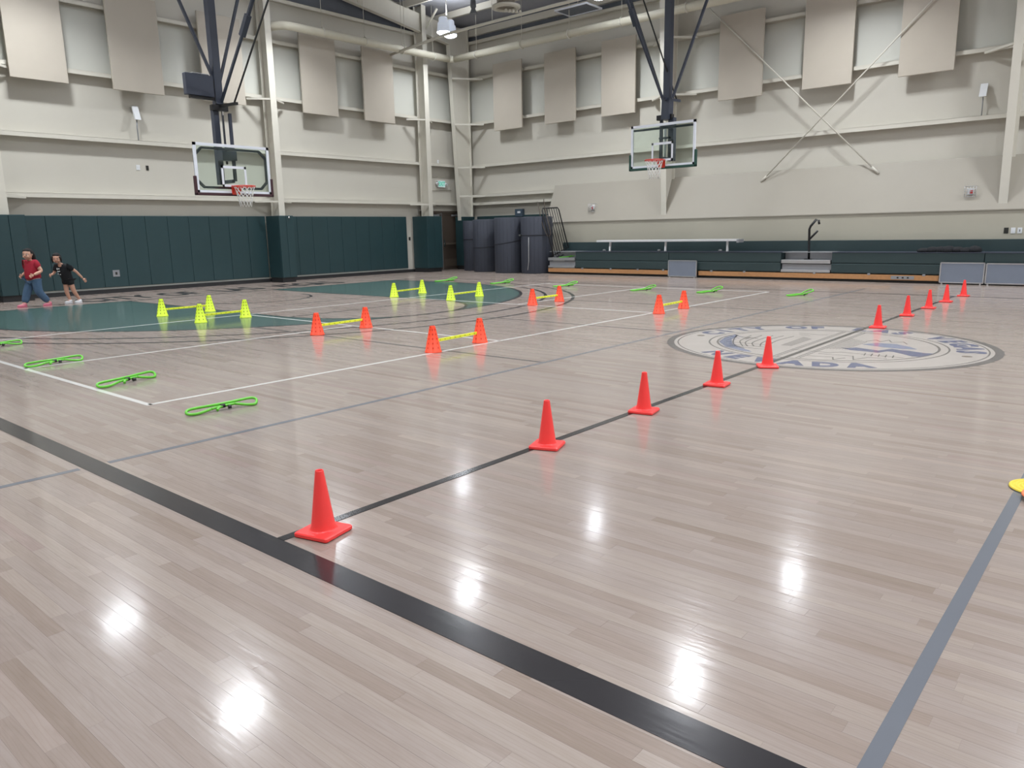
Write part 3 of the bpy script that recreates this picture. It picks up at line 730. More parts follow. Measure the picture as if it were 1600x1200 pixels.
# pipe, thin pipe, ceiling bits ------------------------------------------------
t = thing('insulated_pipe', 'thick cream insulated pipe running along both walls near the ceiling', 'pipe', (-1.5, -0.9, 7.3))
pts = [(-8.42, -0.10, 7.24), (-8.38, -0.45, 7.26), (-8.22, -0.78, 7.27), (-7.85, -0.9, 7.27), (-6.0, -0.9, 7.28), (-1.62, -0.9, 7.33)]
MB().tube(catmull(pts, 6), 0.115, 14).tube([(-1.60, -0.88, 7.33), (-1.42, -1.06, 7.33)], 0.117, 14).tube([(-1.45, -1.0, 7.33), (-1.45, -11.0, 7.30), (-1.45, -30, 7.28)], 0.115, 14).build('pipe_run', M_duct, t)
b = MB()
for x in (-6.9, -5.3, -3.75, -2.35):
    b.ring((0, 0), 0.0, 0.001, 0, 0.001, n=3)
for x in (-6.9, -5.3, -3.75, -2.35):
    MB().tube([(x, -0.9+0.128*math.cos(a), 7.30+0.128*math.sin(a)) for a in [2*math.pi*q/16 for q in range(16)]], 0.014, 6, closed=True).tube([(x, -0.9, 7.43), (x, -0.9, deck_z(x)-0.02)], 0.008, 6).build('hanger', M_steel, t)
for y in (-2.1, -4.1, -6.0, -7.9, -10.0, -13.0):
    MB().tube([(-1.45+0.128*math.cos(a), y, 7.31+0.128*math.sin(a)) for a in [2*math.pi*q/16 for q in range(16)]], 0.014, 6, closed=True).tube([(-1.45, y, 7.44), (-1.45, y, deck_z(-1.45)-0.02)], 0.008, 6).build('hanger', M_steel, t)
t = thing('sprinkler_pipe', 'thin pale sprinkler pipe crossing in front of the ceiling lamp', 'pipe', (-4.2, -3, 7.2))
MB().tube([(-3.80, -0.38, 7.22), (-4.42, -3.7, 7.2), (-4.48, -7.6, 7.2), (-4.5, -14.0, 7.2), (-4.5, -25, 7.2)], 0.042, 10).tube([(-3.80, -0.38, 7.22), (-3.80, -0.30, 7.22)], 0.05, 10).build('pipe_run', M_steel, t)
for y, x in ((-1.3, -3.98), (-5.5, -4.45), (-9.5, -4.49)):
    MB().tube([(x, y, 7.16), (x, y, 7.24), (x, y, deck_z(x)-0.02)], [0.016, 0.010, 0.008], 6).build('drop_rod', M_steel, t)
t = thing('exhaust_duct', 'round beige duct stub with a ring hanging below the roof', 'duct', (-3.72, -5.4, 7.7))
MB().lathe([(0.26, 0), (0.28, 1.25), (0.26, 1.25), (0.24, 0)], (-3.72, -5.4, 7.75), 24, closed=True).build('duct_body', mat('beige_duct', (150, 142, 128), 0.5), t)
MB().lathe([(0.30, -0.03), (0.42, 0.0), (0.42, 0.06), (0.28, 0.08)], (-3.72, -5.4, 7.72), 24, closed=True).build('duct_ring', M_steel, t)
for q in range(5):
    MB().tube([(-3.84+0.1*q, -5.5-0.05*q, 7.66), (-3.84+0.1*q, -5.5-0.05*q, 7.58)], [0.03, 0.05], 8).build('nozzle', M_steel, t)
t = thing('hanging_frame', 'square white hanging frame with a dark panel near the ceiling', 'vent', (-1.26, -6.2, 8.0))
MB().box((-1.65, -6.78, 8.00), (-0.87, -5.64, 8.02)).build('dark_panel', M_dkins, t)
for p, q in (((-1.67, -5.62, 8.0), (-0.85, -5.62, 8.0)), ((-0.85, -5.62, 8.0), (-0.85, -6.80, 8.0)), ((-0.85, -6.80, 8.0), (-1.67, -6.80, 8.0)), ((-1.67, -6.80, 8.0), (-1.67, -5.62, 8.0))):
    MB().bar(p, q, 0.035, 0.05).build('frame_bar', M_wht, t)
MB().tube([(-1.26, -6.2, 8.02), (-1.26, -6.2, deck_z(-1.26)-0.02)], 0.012, 6).build('rod', M_steel, t)
t = thing('ceiling_speaker', 'small grey horn speaker hanging between the lamp and the duct', 'speaker', (-3.55, -3.95, 7.9))
MB().lathe([(0.0, 0.30), (0.08, 0.30), (0.09, 0.12), (0.06, 0.06), (0.12, -0.08), (0.0, -0.06)], (-3.55, -3.95, 7.95), 16).build('horn', mat('grey_speaker', (104, 108, 114), 0.5), t)
MB().tube([(-3.55, -3.95, 8.22), (-3.55, -3.95, deck_z(-3.55)-0.02)], 0.01, 6).build('hanger', M_blk, t)
# crossing rods
for p, q, lb in (((-0.33, -11.86, 2.62), (-0.45, -16.45, 7.10), 'pale bracing rod rising to the right across the bleacher wall'), ((-0.33, -14.93, 2.66), (-0.45, -9.75, 7.86), 'pale bracing rod rising to the left across the bleacher wall')):
    t = thing('bracing_rod', lb, 'rod', p)
    d = Vector(q)-Vector(p); e = Vector(q)+d*0.12
    MB().tube([p, e], 0.018, 8).build('rod', M_steel, t)
    MB().tube([Vector(p)-d*0.002, Vector(p)+d*0.03], 0.03, 8).build('turnbuckle', M_steel, t)

# lamps ------------------------------------------------
def lamp_proto():
    t = thing('high_bay_lamp', 'twin-lens high bay lamp hanging out of view above the court', 'lamp', (0, 0, LAMP_Z), 0, 'high bay lamps out of view')
    for i, (dx_, dy_) in enumerate(((-0.215, -0.06), (0.215, 0.06))):
        hs = MB().lathe([(0.0, 0.44), (0.12, 0.44), (0.14, 0.41), (0.145, 0.30), (0.18, 0.27), (0.195, 0.10), (0.22, 0.0), (0.216, -0.012), (0.205, 0.004), (0.0, 0.006)], (dx_, dy_, 0), 24).build('housing', M_housing, t, local=True)
        MB().lathe([(0.0, -0.004), (0.208, -0.002), (0.206, -0.030), (0.15, -0.065), (0.0, -0.085)], (dx_, dy_, 0), 24).build('lens', M_beam, hs, local=True)
    MB().box((-0.24, -0.03, 0.44), (0.24, 0.03, 0.48)).build('yoke', M_steel, t, local=True)
    MB().tube([(0, 0, 0.0), (0, 0, 1.0)], 0.012, 6).build('stem', M_steel, t, local=True).location = (0, 0, 0.48)
    return t
proto = lamp_proto()
ld = bpy.data.lights.new('lamp_light', 'AREA'); ld.shape = 'DISK'; ld.size = 0.40; ld.energy = LAMP_W; ld.color = (0.93, 0.965, 1.0); ld.spread = R(138)
lu = bpy.data.lights.new('fill_uplight', 'AREA'); lu.shape = 'DISK'; lu.size = 0.4; lu.energy = 44.0; lu.color = (0.93, 0.965, 1.0)   # added fill: upward light over each lamp, bounced off the ceiling
for i, (x, y) in enumerate(LAMPS):
    t = proto if i == 0 else copy_tree(proto)
    xx, yy = x, y
    if i == 0:
        xx, yy = -2.85, -2.1
        t['label'] = 'twin-lens high bay lamp shining near the room corner'; t.pop('group', None)
    if i == 1:
        t['label'] = 'twin-lens high bay lamp cut by the top edge above the green-edged hoop'; t.pop('group', None)
    t.location = (xx, yy, LAMP_Z); t.rotation_euler = (0, 0, 0)
    for ch in t.children:
        if ch.name.startswith('stem'): ch.scale = (1, 1, deck_z(xx)-0.02-LAMP_Z-0.48)
    if i > 1: t['group'] = 'high bay lamps out of view'; t['label'] = 'twin-lens high bay lamp hanging out of view above the court'
    for dx_, dy_ in ((-0.215, -0.06), (0.215, 0.06)):
        lo = bpy.data.objects.new('lamp_light', ld); COL.objects.link(lo); lo.parent = t; lo.location = (dx_, dy_, -0.09)
    lo = bpy.data.objects.new('fill_uplight', lu); COL.objects.link(lo); lo.parent = t; lo.location = (0, 0, 0.56); lo.rotation_euler = (math.pi, 0, 0)

# ================================================================== HOOPS
def net(b, c, r0, r1, h, n=12, rows=6, rt=0.006):
    for i in range(n):
        for s in (-1, 1):
            pts = []
            for k in range(rows+1):
                f = k/rows; rr = r0+(r1-r0)*(f**0.7); a = 2*math.pi*(i+s*0.5*k)/n
                pts.append((c[0]+rr*math.cos(a), c[1]+rr*math.sin(a), c[2]-h*f))
            b.tube(pts, rt, 5)
def hoop(center, face, ztop, padm, label, masts):
    """center (x,y) of board front, face = unit vector the board faces; local u along the board"""
    fx, fy = face; ux, uy = -fy, fx
    cx_, cy_ = center
    def W(u, d, z): return (cx_+ux*u+fx*d, cy_+uy*u+fy*d, z)     # d towards the court
    t = thing('basketball_hoop', label, 'hoop', (cx_, cy_, ztop-1.07))
    zb = ztop-1.067; hw = 0.914
    def B(u0, u1, d0, d1, z0, z1, name, m, par=t, r=None):
        p, q = W(u0, d0, z0), W(u1, d1, z1); b = MB()
        (b.rbox(p, q, r) if r else b.box(p, q)); return b.build(name, m, par)
    gl = B(-hw+0.03, hw-0.03, -0.02, -0.008, zb+0.03, ztop-0.03, 'backboard', M_glass)
    fr = MB()
    e = 0.062
    for (u0, u1, z0, z1) in ((-hw, hw, ztop-e, ztop), (-hw, hw, zb, zb+e), (-hw, -hw+e, zb, ztop), (hw-e, hw, zb, ztop)):
        fr.box(W(u0, -0.03, z0), W(u1, 0.004, z1))
    fr.build('board_border', M_wht, t)
    sq = MB(); s0 = zb+0.15
    for (u0, u1, z0, z1) in ((-0.305, 0.305, s0+0.40, s0+0.455), (-0.305, 0.305, s0, s0+0.05), (-0.305, -0.255, s0, s0+0.455), (0.255, 0.305, s0, s0+0.455)):
        sq.box(W(u0, -0.007, z0), W(u1, -0.003, z1))
    sq.build('target_square', M_wht, t)
    # steel frame behind the glass, chamfered corners
    bf = MB(); k = 0.86; top = ztop-0.10; bo = zb+0.13; ch = 0.16
    loop = [(-k, top-ch), (-k+ch, top), (k-ch, top), (k, top-ch), (k, bo+ch), (k-ch, bo), (-k+ch, bo), (-k, bo+ch)]
    for i in range(8):
        a, c = loop[i], loop[(i+1) % 8]; bf.bar(W(a[0], -0.075, a[1]), W(c[0], -0.075, c[1]), 0.05, 0.05, up=(fx, fy, 0))
    if masts.get('cornerfill', True): bf.build('back_frame', M_navy, t)
    else: MB().bar(W(-hw+0.05, -0.07, ztop-0.11), W(hw-0.05, -0.07, ztop-0.11), 0.05, 0.05, up=(fx, fy, 0)).build('back_frame', M_navy, t)
    # edge padding: bottom and 0.38 up the sides, rounded
    pd = MB()
    pd.rbox(W(-hw-0.045, -0.045, zb-0.05), W(hw+0.045, 0.025, zb+0.012), 0.015)
    pd.rbox(W(-hw-0.045, -0.045, zb-0.05), W(-hw+0.012, 0.025, zb+0.36), 0.015)
    pd.rbox(W(hw-0.012, -0.045, zb-0.05), W(hw+0.045, 0.025, zb+0.36), 0.015)
    pd.build('edge_padding', padm, t)
    # rim with bracket and net
    zr = zb+0.15
    rc = W(0, 0.38, zr)
    rm = MB().tube([(rc[0]+0.232*math.cos(a), rc[1]+0.232*math.sin(a), zr) for a in [2*math.pi*q/28 for q in range(28)]], 0.011, 8, closed=True)
    rm.tube([(rc[0]+0.232*math.cos(a), rc[1]+0.232*math.sin(a), zr-0.022) for a in [2*math.pi*q/28 for q in range(28)]], 0.006, 6, closed=True)
    rm.box(W(-0.08, 0.005, zr-0.01), W(0.08, 0.19, zr+0.004))
    rm.box(W(-0.10, 0.004, zr-0.17), W(0.10, 0.03, zr+0.03))
    rm.extrude([W(-0.08, 0.03, zr-0.01), W(-0.08, 0.17, zr-0.01), W(-0.08, 0.03, zr-0.15)], Vector(W(0.16, 0, 0))-Vector(W(0, 0, 0)))
    for s in (-1, 1):
        rm.bar(W(s*0.09, 0.03, zr), W(s*0.20, 0.28, zr), 0.02, 0.02)
    rmo = rm.build('rim', M_red, t)
    b = MB(); net(b, rc, 0.228, 0.12, 0.45); b.build('net', M_net, t)
    # supporting ceiling mast
    for nm, p, q, w_, m in masts['bars']:
        MB().bar(p, q, w_, w_).build(nm, m, t)
    return t
# left hoop: lowered board on the padded end wall
cxL = -12.286
L = []
L.append(('mast', (cxL+0.03, -4.1, 4.3), (cxL+0.03, -4.1, 9.85), 0.17, M_navy))
L.append(('side_brace', (cxL-0.05, -4.1, 4.88), (-14.35, -4.1, 9.7), 0.055, M_navy))
L.append(('side_brace', (cxL+0.10, -4.1, 4.75), (-10.55, -4.1, 9.6), 0.055, M_navy))
L.append(('fold_brace', (cxL+0.07, -4.15, 4.32), (cxL+0.07, -5.30, 5.62), 0.05, M_navy))
L.append(('fold_brace', (cxL+0.07, -5.30, 5.62), (cxL+0.07, -8.75, 9.75), 0.06, M_navy))
L.append(('knuckle', (cxL+0.07, -5.25, 5.56), (cxL+0.07, -5.55, 5.92), 0.11, M_navy))
L.append(('thin_brace', (cxL+0.07, -4.72, 4.28), (cxL+0.07, -9.6, 9.7), 0.028, M_blk))
L.append(('cross_arm', (cxL+0.05, -4.0, 4.27), (cxL+0.05, -4.85, 4.24), 0.06, M_blk))
L.append(('pivot', (cxL-0.16, -4.12, 4.22), (cxL+0.22, -4.12, 4.22), 0.12, M_blk))
L.append(('hanger_channel', (cxL-0.03, -4.02, 4.25), (cxL-0.03, -4.02, 2.55), 0.13, M_navy))
L.append(('height_screw', (cxL+0.09, -4.14, 4.2), (cxL+0.09, -4.14, 3.0), 0.035, M_chrome))
L.append(('hanger_channel', (cxL+0.17, -4.30, 4.1), (cxL+0.17, -4.30, 2.62), 0.06, M_navy))
L.append(('hanger_plate', (cxL-0.13, -4.26, 3.18), (cxL+0.22, -4.26, 3.18), 0.22, M_navy))
L.append(('board_arm', (cxL-0.02, -4.02, 3.3), (cxL-0.02, -4.5, 3.3), 0.07, M_navy))
L.append(('board_arm', (cxL-0.02, -4.02, 2.6), (cxL-0.02, -4.55, 2.6), 0.07, M_navy))
hoop((cxL, -4.57), (0, -1), 3.39, M_maroon, 'glass basketball hoop with maroon edge padding, lowered in front of the padded wall', {'bars': L})
t = thing('shot_clock_box', 'flat black box mounted beside the mast of the near hoop', 'box', (-12.69, -4.1, 4.4))
MB().rbox((-13.02, -4.20, 4.43), (-12.38, -4.06, 4.88), 0.012).build('case', M_navy, t)
MB().box((-12.85, -4.21, 4.885), (-12.47, -4.08, 4.90)).build('pale_strip', M_alum, t)
MB().rbox((-12.92, -4.16, 4.37), (-12.36, -4.06, 4.43), 0.008).build('bracket', M_blk, t)
# right hoop
R_ = []
yR = -10.77; xm_ = -3.55
R_.append(('mast', (xm_, yR+0.14, 4.35), (xm_, yR+0.14, 8.95), 0.17, M_navy))
R_.append(('mast_foot', (xm_, yR+0.14, 4.62), (xm_-0.02, yR+0.14, 4.1), 0.22, M_navy))
R_.append(('side_brace', (xm_, yR+0.0, 4.62), (xm_, yR-1.75, 8.9), 0.055, M_navy))
R_.append(('side_brace', (xm_, yR+0.28, 4.62), (xm_, yR+1.95, 8.9), 0.055, M_navy))
R_.append(('fold_brace', (-3.8, yR+0.17, 4.64), (-5.12, yR+0.17, 6.14), 0.045, M_navy))
R_.append(('fold_brace', (-5.12, yR+0.17, 6.14), (-7.75, yR+0.17, 9.3), 0.05, M_navy))
R_.append(('knuckle', (-5.08, yR+0.17, 6.09), (-5.30, yR+0.17, 6.40), 0.10, M_navy))
R_.append(('thin_brace', (-3.08, yR+0.12, 4.60), (-7.0, yR+0.12, 9.25), 0.026, M_blk))
R_.append(('cross_arm', (-3.75, yR+0.12, 4.60), (-2.95, yR+0.12, 4.63), 0.06, M_navy))
R_.append(('pivot', (-3.55, yR+0.42, 4.17), (-3.55, yR-0.02, 4.17), 0.12, M_blk))
R_.append(('hanger_channel', (-3.5, yR+0.02, 4.15), (-3.5, yR+0.02, 3.08), 0.15, M_navy))
R_.append(('height_screw', (-3.52, yR+0.20, 4.05), (-3.52, yR+0.20, 3.1), 0.05, M_alum))
R_.append(('hanger_channel', (-3.5, yR+0.33, 4.15), (-3.5, yR+0.33, 3.08), 0.07, M_navy))
R_.append(('hanger_plate', (-3.55, yR+0.36, 3.66), (-3.55, yR+0.0, 3.66), 0.05, M_navy))
R_.append(('board_arm', (-3.5, yR+0.02, 3.9), (-3.98, yR+0.02, 3.9), 0.07, M_navy))
R_.append(('board_arm', (-3.5, yR+0.02, 3.12), (-3.98, yR+0.02, 3.12), 0.07, M_navy))
hoop((-4.03, yR), (-1, 0), 3.97, M_gpad, 'glass basketball hoop with green edge padding above the bleachers', {'bars': R_, 'cornerfill': False})

# ================================================================== BLEACHERS
t = thing('bleacher', 'closed dark green telescopic bleacher with a wooden skirt along the right wall', 'bleacher', (-1.4, -14, 0))
YE = -27.0
def bx(a, c, name, m, r=None, par=t):
    b = MB(); (b.rbox(a, c, r) if r else b.box(a, c)); return b.build(name, m, par)
bx((-1.95, -5.56, 0.0), (-1.2, YE, 0.06), 'dark_base', M_blk)
# wooden skirt boards
for a, c in ((-5.55, -9.95), (-10.86, -16.86), (-18.6, YE)):
    bx((-2.03, a, 0.065), (-1.97, c, 0.185), 'wood_skirt', M_oak, 0.004)
# aisles: steps instead of seats
aisles = [(-5.55, -6.60), (-13.19, -14.43)]
segs = [(-6.62, -9.90), (-9.91, -13.17), (-14.45, -17.72), (-17.73, -22.4), (-22.41, YE)]
for a, c in segs:
    bx((-2.02, a, 0.215), (-1.95, c, 0.435), 'lower_fascia', M_bgreen, 0.012)
    bx((-2.0, a, 0.45), (-1.93, c, 0.70), 'upper_fascia', M_bgreen, 0.012)
    bx((-1.97, a, 0.20), (-1.3, c, 0.69), 'seat_body', M_bgreen)
    bx((-2.01, a, 0.70), (-1.3, c, 0.715), 'seat_deck', M_navy)
bx((-1.28, -5.60, 0.70), (-1.20, YE, 0.99), 'back_fascia', M_bgreen, 0.012)
bx((-1.2, -5.60, 0.2), (-0.74, YE, 0.975), 'back_seat', M_bgreen)
for a, c in aisles:
    bx((-2.03, a, 0.205), (-1.60, c, 0.27), 'lower_step', M_alum, 0.006)
    bx((-1.95, a, 0.27), (-1.85, c, 0.41), 'step_recess', M_alumd)
    bx((-2.03, a, 0.43), (-1.55, c, 0.52), 'upper_step', M_alum, 0.006)
    bx((-1.75, a, 0.52), (-1.70, c, 0.70), 'step_riser', M_alumd)
    bx((-1.95, a, 0.70), (-1.30, c, 0.715), 'aisle_deck', M_alumd)
for y in (-6.9, -7.95, -8.9, -9.75, -11.25, -12.2, -14.05, -15.35, -16.55):
    bx((-2.035, y-0.03, 0.17), (-2.0, y+0.03, 0.215), 'bolt_bracket', M_alumd)
bx((-2.036, -15.85, 0.085), (-2.031, -16.35, 0.165), 'control_plate', M_alumd)
for q in range(3): bx((-2.045, -15.98-q*0.11, 0.11), (-2.037, -16.02-q*0.11, 0.14), 'button', M_blk)
# grey folding boards leaning on the bleacher front
def gboard(y0, y1, z0, z1, label):
    g = thing('grey_board', label, 'board', (-2.12, (y0+y1)/2, 0))
    MB().box((-2.12, y0, z0), (-2.10, y1, z1)).build('panel', M_gpanel, g)
    for a, c in (((y0, z0), (y1, z0)), ((y1, z0), (y1, z1)), ((y1, z1), (y0, z1)), ((y0, z1), (y0, z0))):
        MB().bar((-2.112, a[0], a[1]), (-2.112, c[0], c[1]), 0.024, 0.03, up=(1, 0, 0)).build('frame_bar', M_alum, g)
    for y in (y0-0.05*(1 if y0 > y1 else -1), y1+0.05*(1 if y0 > y1 else -1)):
        MB().box((-2.14, y-0.015, 0.0), (-2.08, y+0.015, z0+0.01)).build('foot', M_alum, g)
gboard(-9.97, -10.84, 0.03, 0.47, 'small grey board leaning on the middle of the bleacher front')
gboard(-16.90, -17.76, 0.045, 0.485, 'grey board with pale frame on the bleacher front, behind the farthest cones')
gboard(-17.80, -19.0, 0.045, 0.475, 'grey board with pale frame cut by the right edge')
# aluminium bench on the bleacher
t = thing('aluminium_bench', 'long bright aluminium bench plank propped on the bleacher', 'bench', (-1.6, -9.7, 0.715))
MB().rbox((-2.02, -7.42, 1.0), (-1.68, -11.95, 1.055), 0.008).build('plank_top', M_bench, t)
MB().rbox((-2.02, -11.94, 0.96), (-1.68, -12.00, 1.054), 0.006).build('end_cap', M_alumd, t)
for y in (-7.85, -9.75, -11.65):
    MB().bar((-1.92, y, 0.72), (-1.80, y+0.06, 1.005), 0.05, 0.05, up=(0, 1, 0)).build('leg', M_bench, t)
    MB().ball((-1.90, y+0.22, 0.75), (0.03, 0.06, 0.035)).build('foot_bracket', M_alumd, t)
# black handrail post
t = thing('aisle_handrail', 'black curved aisle handrail post standing on the grey steps', 'handrail', (-1.75, -13.78, 0.52))
MB().tube([(-1.75, -13.80, 0.52), (-1.75, -13.77, 1.28), (-1.75, -13.80, 1.36), (-1.75, -13.93, 1.52), (-1.75, -13.99, 1.50), (-1.75, -14.01, 1.40)], 0.03, 10).build('post', M_blk, t)
MB().tube([(-1.75, -13.78, 1.02), (-1.75, -13.98, 1.24)], 0.026, 10).build('branch', M_blk, t)
MB().rbox((-1.83, -13.88, 0.50), (-1.67, -13.70, 0.535), 0.006).build('foot_plate', M_blk, t)
# dark bag on bleacher
t = thing('black_jacket', 'crumpled black jacket lying on the bleacher near the right edge', 'jacket', (-1.75, -16.9, 0.715))
b = MB()
for q in range(7):
    b.ball((-1.72+0.05*random.uniform(-1, 1), -16.45-0.17*q, 0.735+0.02*random.random()), (0.2, 0.15, 0.06+0.05*random.random()), 12)
b.build('fabric', M_bshirt, t)
# end rail rack leaning at the left end
t = thing('railing_panel', 'black tubular railing panel leaning at the left end of the bleacher', 'railing', (-1.8, -5.85, 0.5))
def rp(u, v):   # u 0..1 across, v 0..1 up, leaning to the left
    return Vector((-2.02+0.62*u, -5.55-0.20*u-0.47*(1-v)*1.0+0.25, 0.55+1.53*v+0.03*u))
fr_ = [rp(0, 0), rp(0, 0.95), rp(0.05, 1.0), rp(0.95, 1.0), rp(1, 0.95), rp(1, 0.15)]
MB().tube(fr_, 0.021, 8).build('outer_tube', M_blk, t)
for q in range(1, 7):
    u = q/7; MB().tube([rp(u, 1.0), rp(u, 0.0+0.13*u)], 0.013, 6).build('rail_bar', M_blk, t)
MB().tube([rp(0, 0.03), rp(0.95, 0.16)], 0.015, 6).build('cross_tube', M_blk, t)
t = thing('bent_rod', 'thin bent metal rod hooked behind the leaning railing', 'rod', (-1.6, -5.2, 1.2))
MB().tube(catmull([(-2.0, -5.10, 2.30), (-2.02, -5.16, 2.18), (-2.02, -5.30, 1.65), (-2.0, -5.50, 1.22), (-2.0, -5.62, 1.25), (-2.0, -5.60, 1.5), (-2.0, -5.42, 2.05), (-2.0, -5.37, 2.38)], 5), 0.012, 6).build('rod', M_frame, t)

# rolled mats ------------------------------------------------
def roll(x, y, r, h, bz, slope, label, grp='rolled mats'):
    t = thing('rolled_mat', label, 'mat', (x, y, 0), 0, grp)
    n = 40; prof = [(r-0.015, 0.0), (r, 0.02), (r, h-0.02), (r-0.015, h), (0.02, h), (0.02, h-0.01), (0.0, h-0.01)]
    MB().lathe(prof, (0, 0, 0), n).build('mat_body', M_mat, t, local=True)
    sp = []
    for q in range(90):
        a = q*0.42; rr = r*(1-q/95); sp.append((rr*math.cos(a)*0.97, rr*math.sin(a)*0.97, h+0.003))
    MB().tube(sp, 0.006, 4).build('spiral_edge', M_strap, t, local=True)
    a0 = math.atan2(cam[1]-y, cam[0]-x)
    ringp = [((r+0.003)*math.cos(a0+2*math.pi*q/40), (r+0.003)*math.sin(a0+2*math.pi*q/40), bz+slope*math.sin(2*math.pi*q/40)) for q in range(40)]
    MB().tube(ringp, 0.014, 5, closed=True).build('strap', M_strap, t, local=True)
    for q in range(10):
        a = a0-1.2+q*0.26
        MB().box((-0.001, -0.0015, 0.03), (0.004, 0.0015, h-0.03)).build('seam', M_strap, t, local=True).location = (r*math.cos(a), r*math.sin(a), 0)
    return t
roll(-1.16, -1.42, 0.36, 1.78, 1.12, 0.0, 'rolled charcoal mat farthest left, half hidden in the corner')
roll(-1.58, -2.44, 0.46, 1.80, 0.85, 0.02, 'rolled charcoal mat second from the corner, strap below its middle')
roll(-1.86, -3.78, 0.52, 1.83, 1.02, 0.08, 'rolled charcoal mat in the middle of the row with a slanting strap')
tt = roll(-1.74, -4.86, 0.53, 1.83, 1.24, 0.0, 'rolled charcoal mat beside the leaning black railing')
MB().rbox((-0.50, 0.28, 1.22), (-0.46, 0.36, 1.27), 0.004).build('buckle', M_chrome, tt, local=True)
MB().tube([(-0.55, -0.10, 1.18), (-0.57, -0.11, 0.9), (-0.565, -0.10, 0.4), (-0.57, -0.06, 0.12)], 0.006, 5).build('white_cord', M_net, tt, local=True)

# ================================================================== CONES
def cone_proto():
    t = thing('traffic_cone', 'x', 'cone', (0, 0, 0), 0, 'red cones along the half court line')
    b = MB()
    # square flange with rounded corners and raised pad
    def sq(r, z, cr, n=6):
        out = []
        for qx, qy, a0 in ((1, 1, 0), (-1, 1, 90), (-1, -1, 180), (1, -1, 270)):
            for k in range(n): a = R(a0+90*k/(n-1)); out.append((qx*(r-cr)+cr*math.cos(a), qy*(r-cr)+cr*math.sin(a), z))
        return out
    N = 24
    rings = [sq(0.094, 0.0, 0.012), sq(0.097, 0.004, 0.014), sq(0.097, 0.016, 0.014), sq(0.092, 0.021, 0.012)]
    prof = [(0.068, 0.022), (0.062, 0.0235), (0.0585, 0.030), (0.0545, 0.045), (0.0195, 0.300), (0.0185, 0.3045), (0.0155, 0.3045), (0.015, 0.295), (0.048, 0.05), (0.05, 0.004)]
    for r, z in prof: rings.append([(r*math.cos(R(360*(k)/N+ (0))), r*math.sin(R(360*k/N)), z) for k in range(N)])
    vs = [v for rg in rings for v in rg]; fs = []; sm = []
    for i in range(len(rings)-1):
        for k in range(N): fs.append((i*N+k, i*N+(k+1) % N, (i+1)*N+(k+1) % N, (i+1)*N+k))
    fs.append(tuple(range(N))[::-1])
    nb = MB(); nb.v = vs; nb.f = fs; nb.mi = [0]*len(fs); nb.sm = [i//N >= 3 for i in range(len(fs)-1)]+[False]
    # split base / body
    base = MB(); base.v = vs[:5*N]; base.f = [f for f in fs if max(f) < 5*N]; base.mi = [0]*len(base.f); base.sm = [False]*len(base.f)
    body = MB(); body.v = vs[4*N:]; body.f = [tuple(i-4*N for i in f) for f in fs if min(f) >= 4*N]; body.mi = [0]*len(body.f); body.sm = [True]*len(body.f)
    base.build('base', M_cone, t, local=True); body.build('body', M_cone, t, local=True)
    return t
cp = cone_proto()
cones = [(-19.712, -17.886, 'nearest red cone, standing beside the thick black sideline'), (-17.953, -17.84, 'second nearest red cone on the half court line'),
         (-16.767, -17.849, 'third nearest red cone on the half court line'), (-15.533, -17.854, 'fourth nearest red cone, last before the centre circle'),
         (-14.426, -17.863, 'red cone on the near rim of the centre circle'), (-10.789, -17.91, 'red cone on the far rim of the centre circle'),
         (-9.111, -17.873, 'first red cone beyond the centre circle'), (-7.834, -17.898, 'second red cone beyond the centre circle'),
         (-6.553, -17.9, 'third red cone beyond the centre circle'), (-5.20, -17.93, 'farthest red cone, standing on the far sideline')]
angs = [14, 20, 12, 8, 30, 5, 8, 0, 0, 0]
for i, (x, y, lb) in enumerate(cones):
    t = cp if i == 0 else copy_tree(cp)
    t.location = (x, y, 0.0027 if i else 0.0027); t.rotation_euler = (0, 0, R(angs[i])); t['label'] = lb

# hurdles made of two holed cones and a bar ------------------------------------------------
def hcone_proto(name, mbody, mhole):
    t = thing(name, 'x', 'cone', (0, 0, 0))
    # body: eight sided tapered with slot at the top
    n = 32; prof = [(0.100, 0.0), (0.100, 0.008), (0.094, 0.012), (0.034, 0.298), (0.032, 0.304), (0.026, 0.304), (0.028, 0.296), (0.086, 0.012), (0.09, 0.0)]
    MB().lathe(prof, (0, 0, 0), n).build('cone_body', mbody, t, local=True)
    hb = MB()
    slope = math.atan2(0.060, 0.286)
    for j in range(8):
        a = 2*math.pi*j/8
        for k in range(5):
            z = 0.055+0.052*k; r = 0.094-(z-0.012)*(0.060/0.286)+0.0004
            c = Vector((r*math.cos(a), r*math.sin(a), z)); tx = Vector((-math.sin(a), math.cos(a), 0)); ty = Vector((-math.cos(a)*math.sin(slope), -math.sin(a)*math.sin(slope), math.cos(slope)))
            w_ = 0.0075; h_ = 0.012; nn = Vector((math.cos(a), math.sin(a), 0.2)).normalized()
            pts = [c+tx*(w_*math.cos(q))+ty*(h_*math.sin(q)) for q in [2*math.pi*i/8 for i in range(8)]]
            hb.extrude([p-nn*0.001 for p in pts], nn*0.0016)
    hb.build('hole_grid', mhole, t, local=True)['kind'] = 'stuff'
    for s in (-1, 1):
        MB().box((-0.006, s*0.033-0.004, 0.285), (0.006, s*0.033+0.004, 0.3055)).build('top_slot', mhole, t, local=True)
    return t
hcY = hcone_proto('perforated_cone', M_yc, M_holey); hcO = hcone_proto('perforated_cone', M_oc, M_hole)
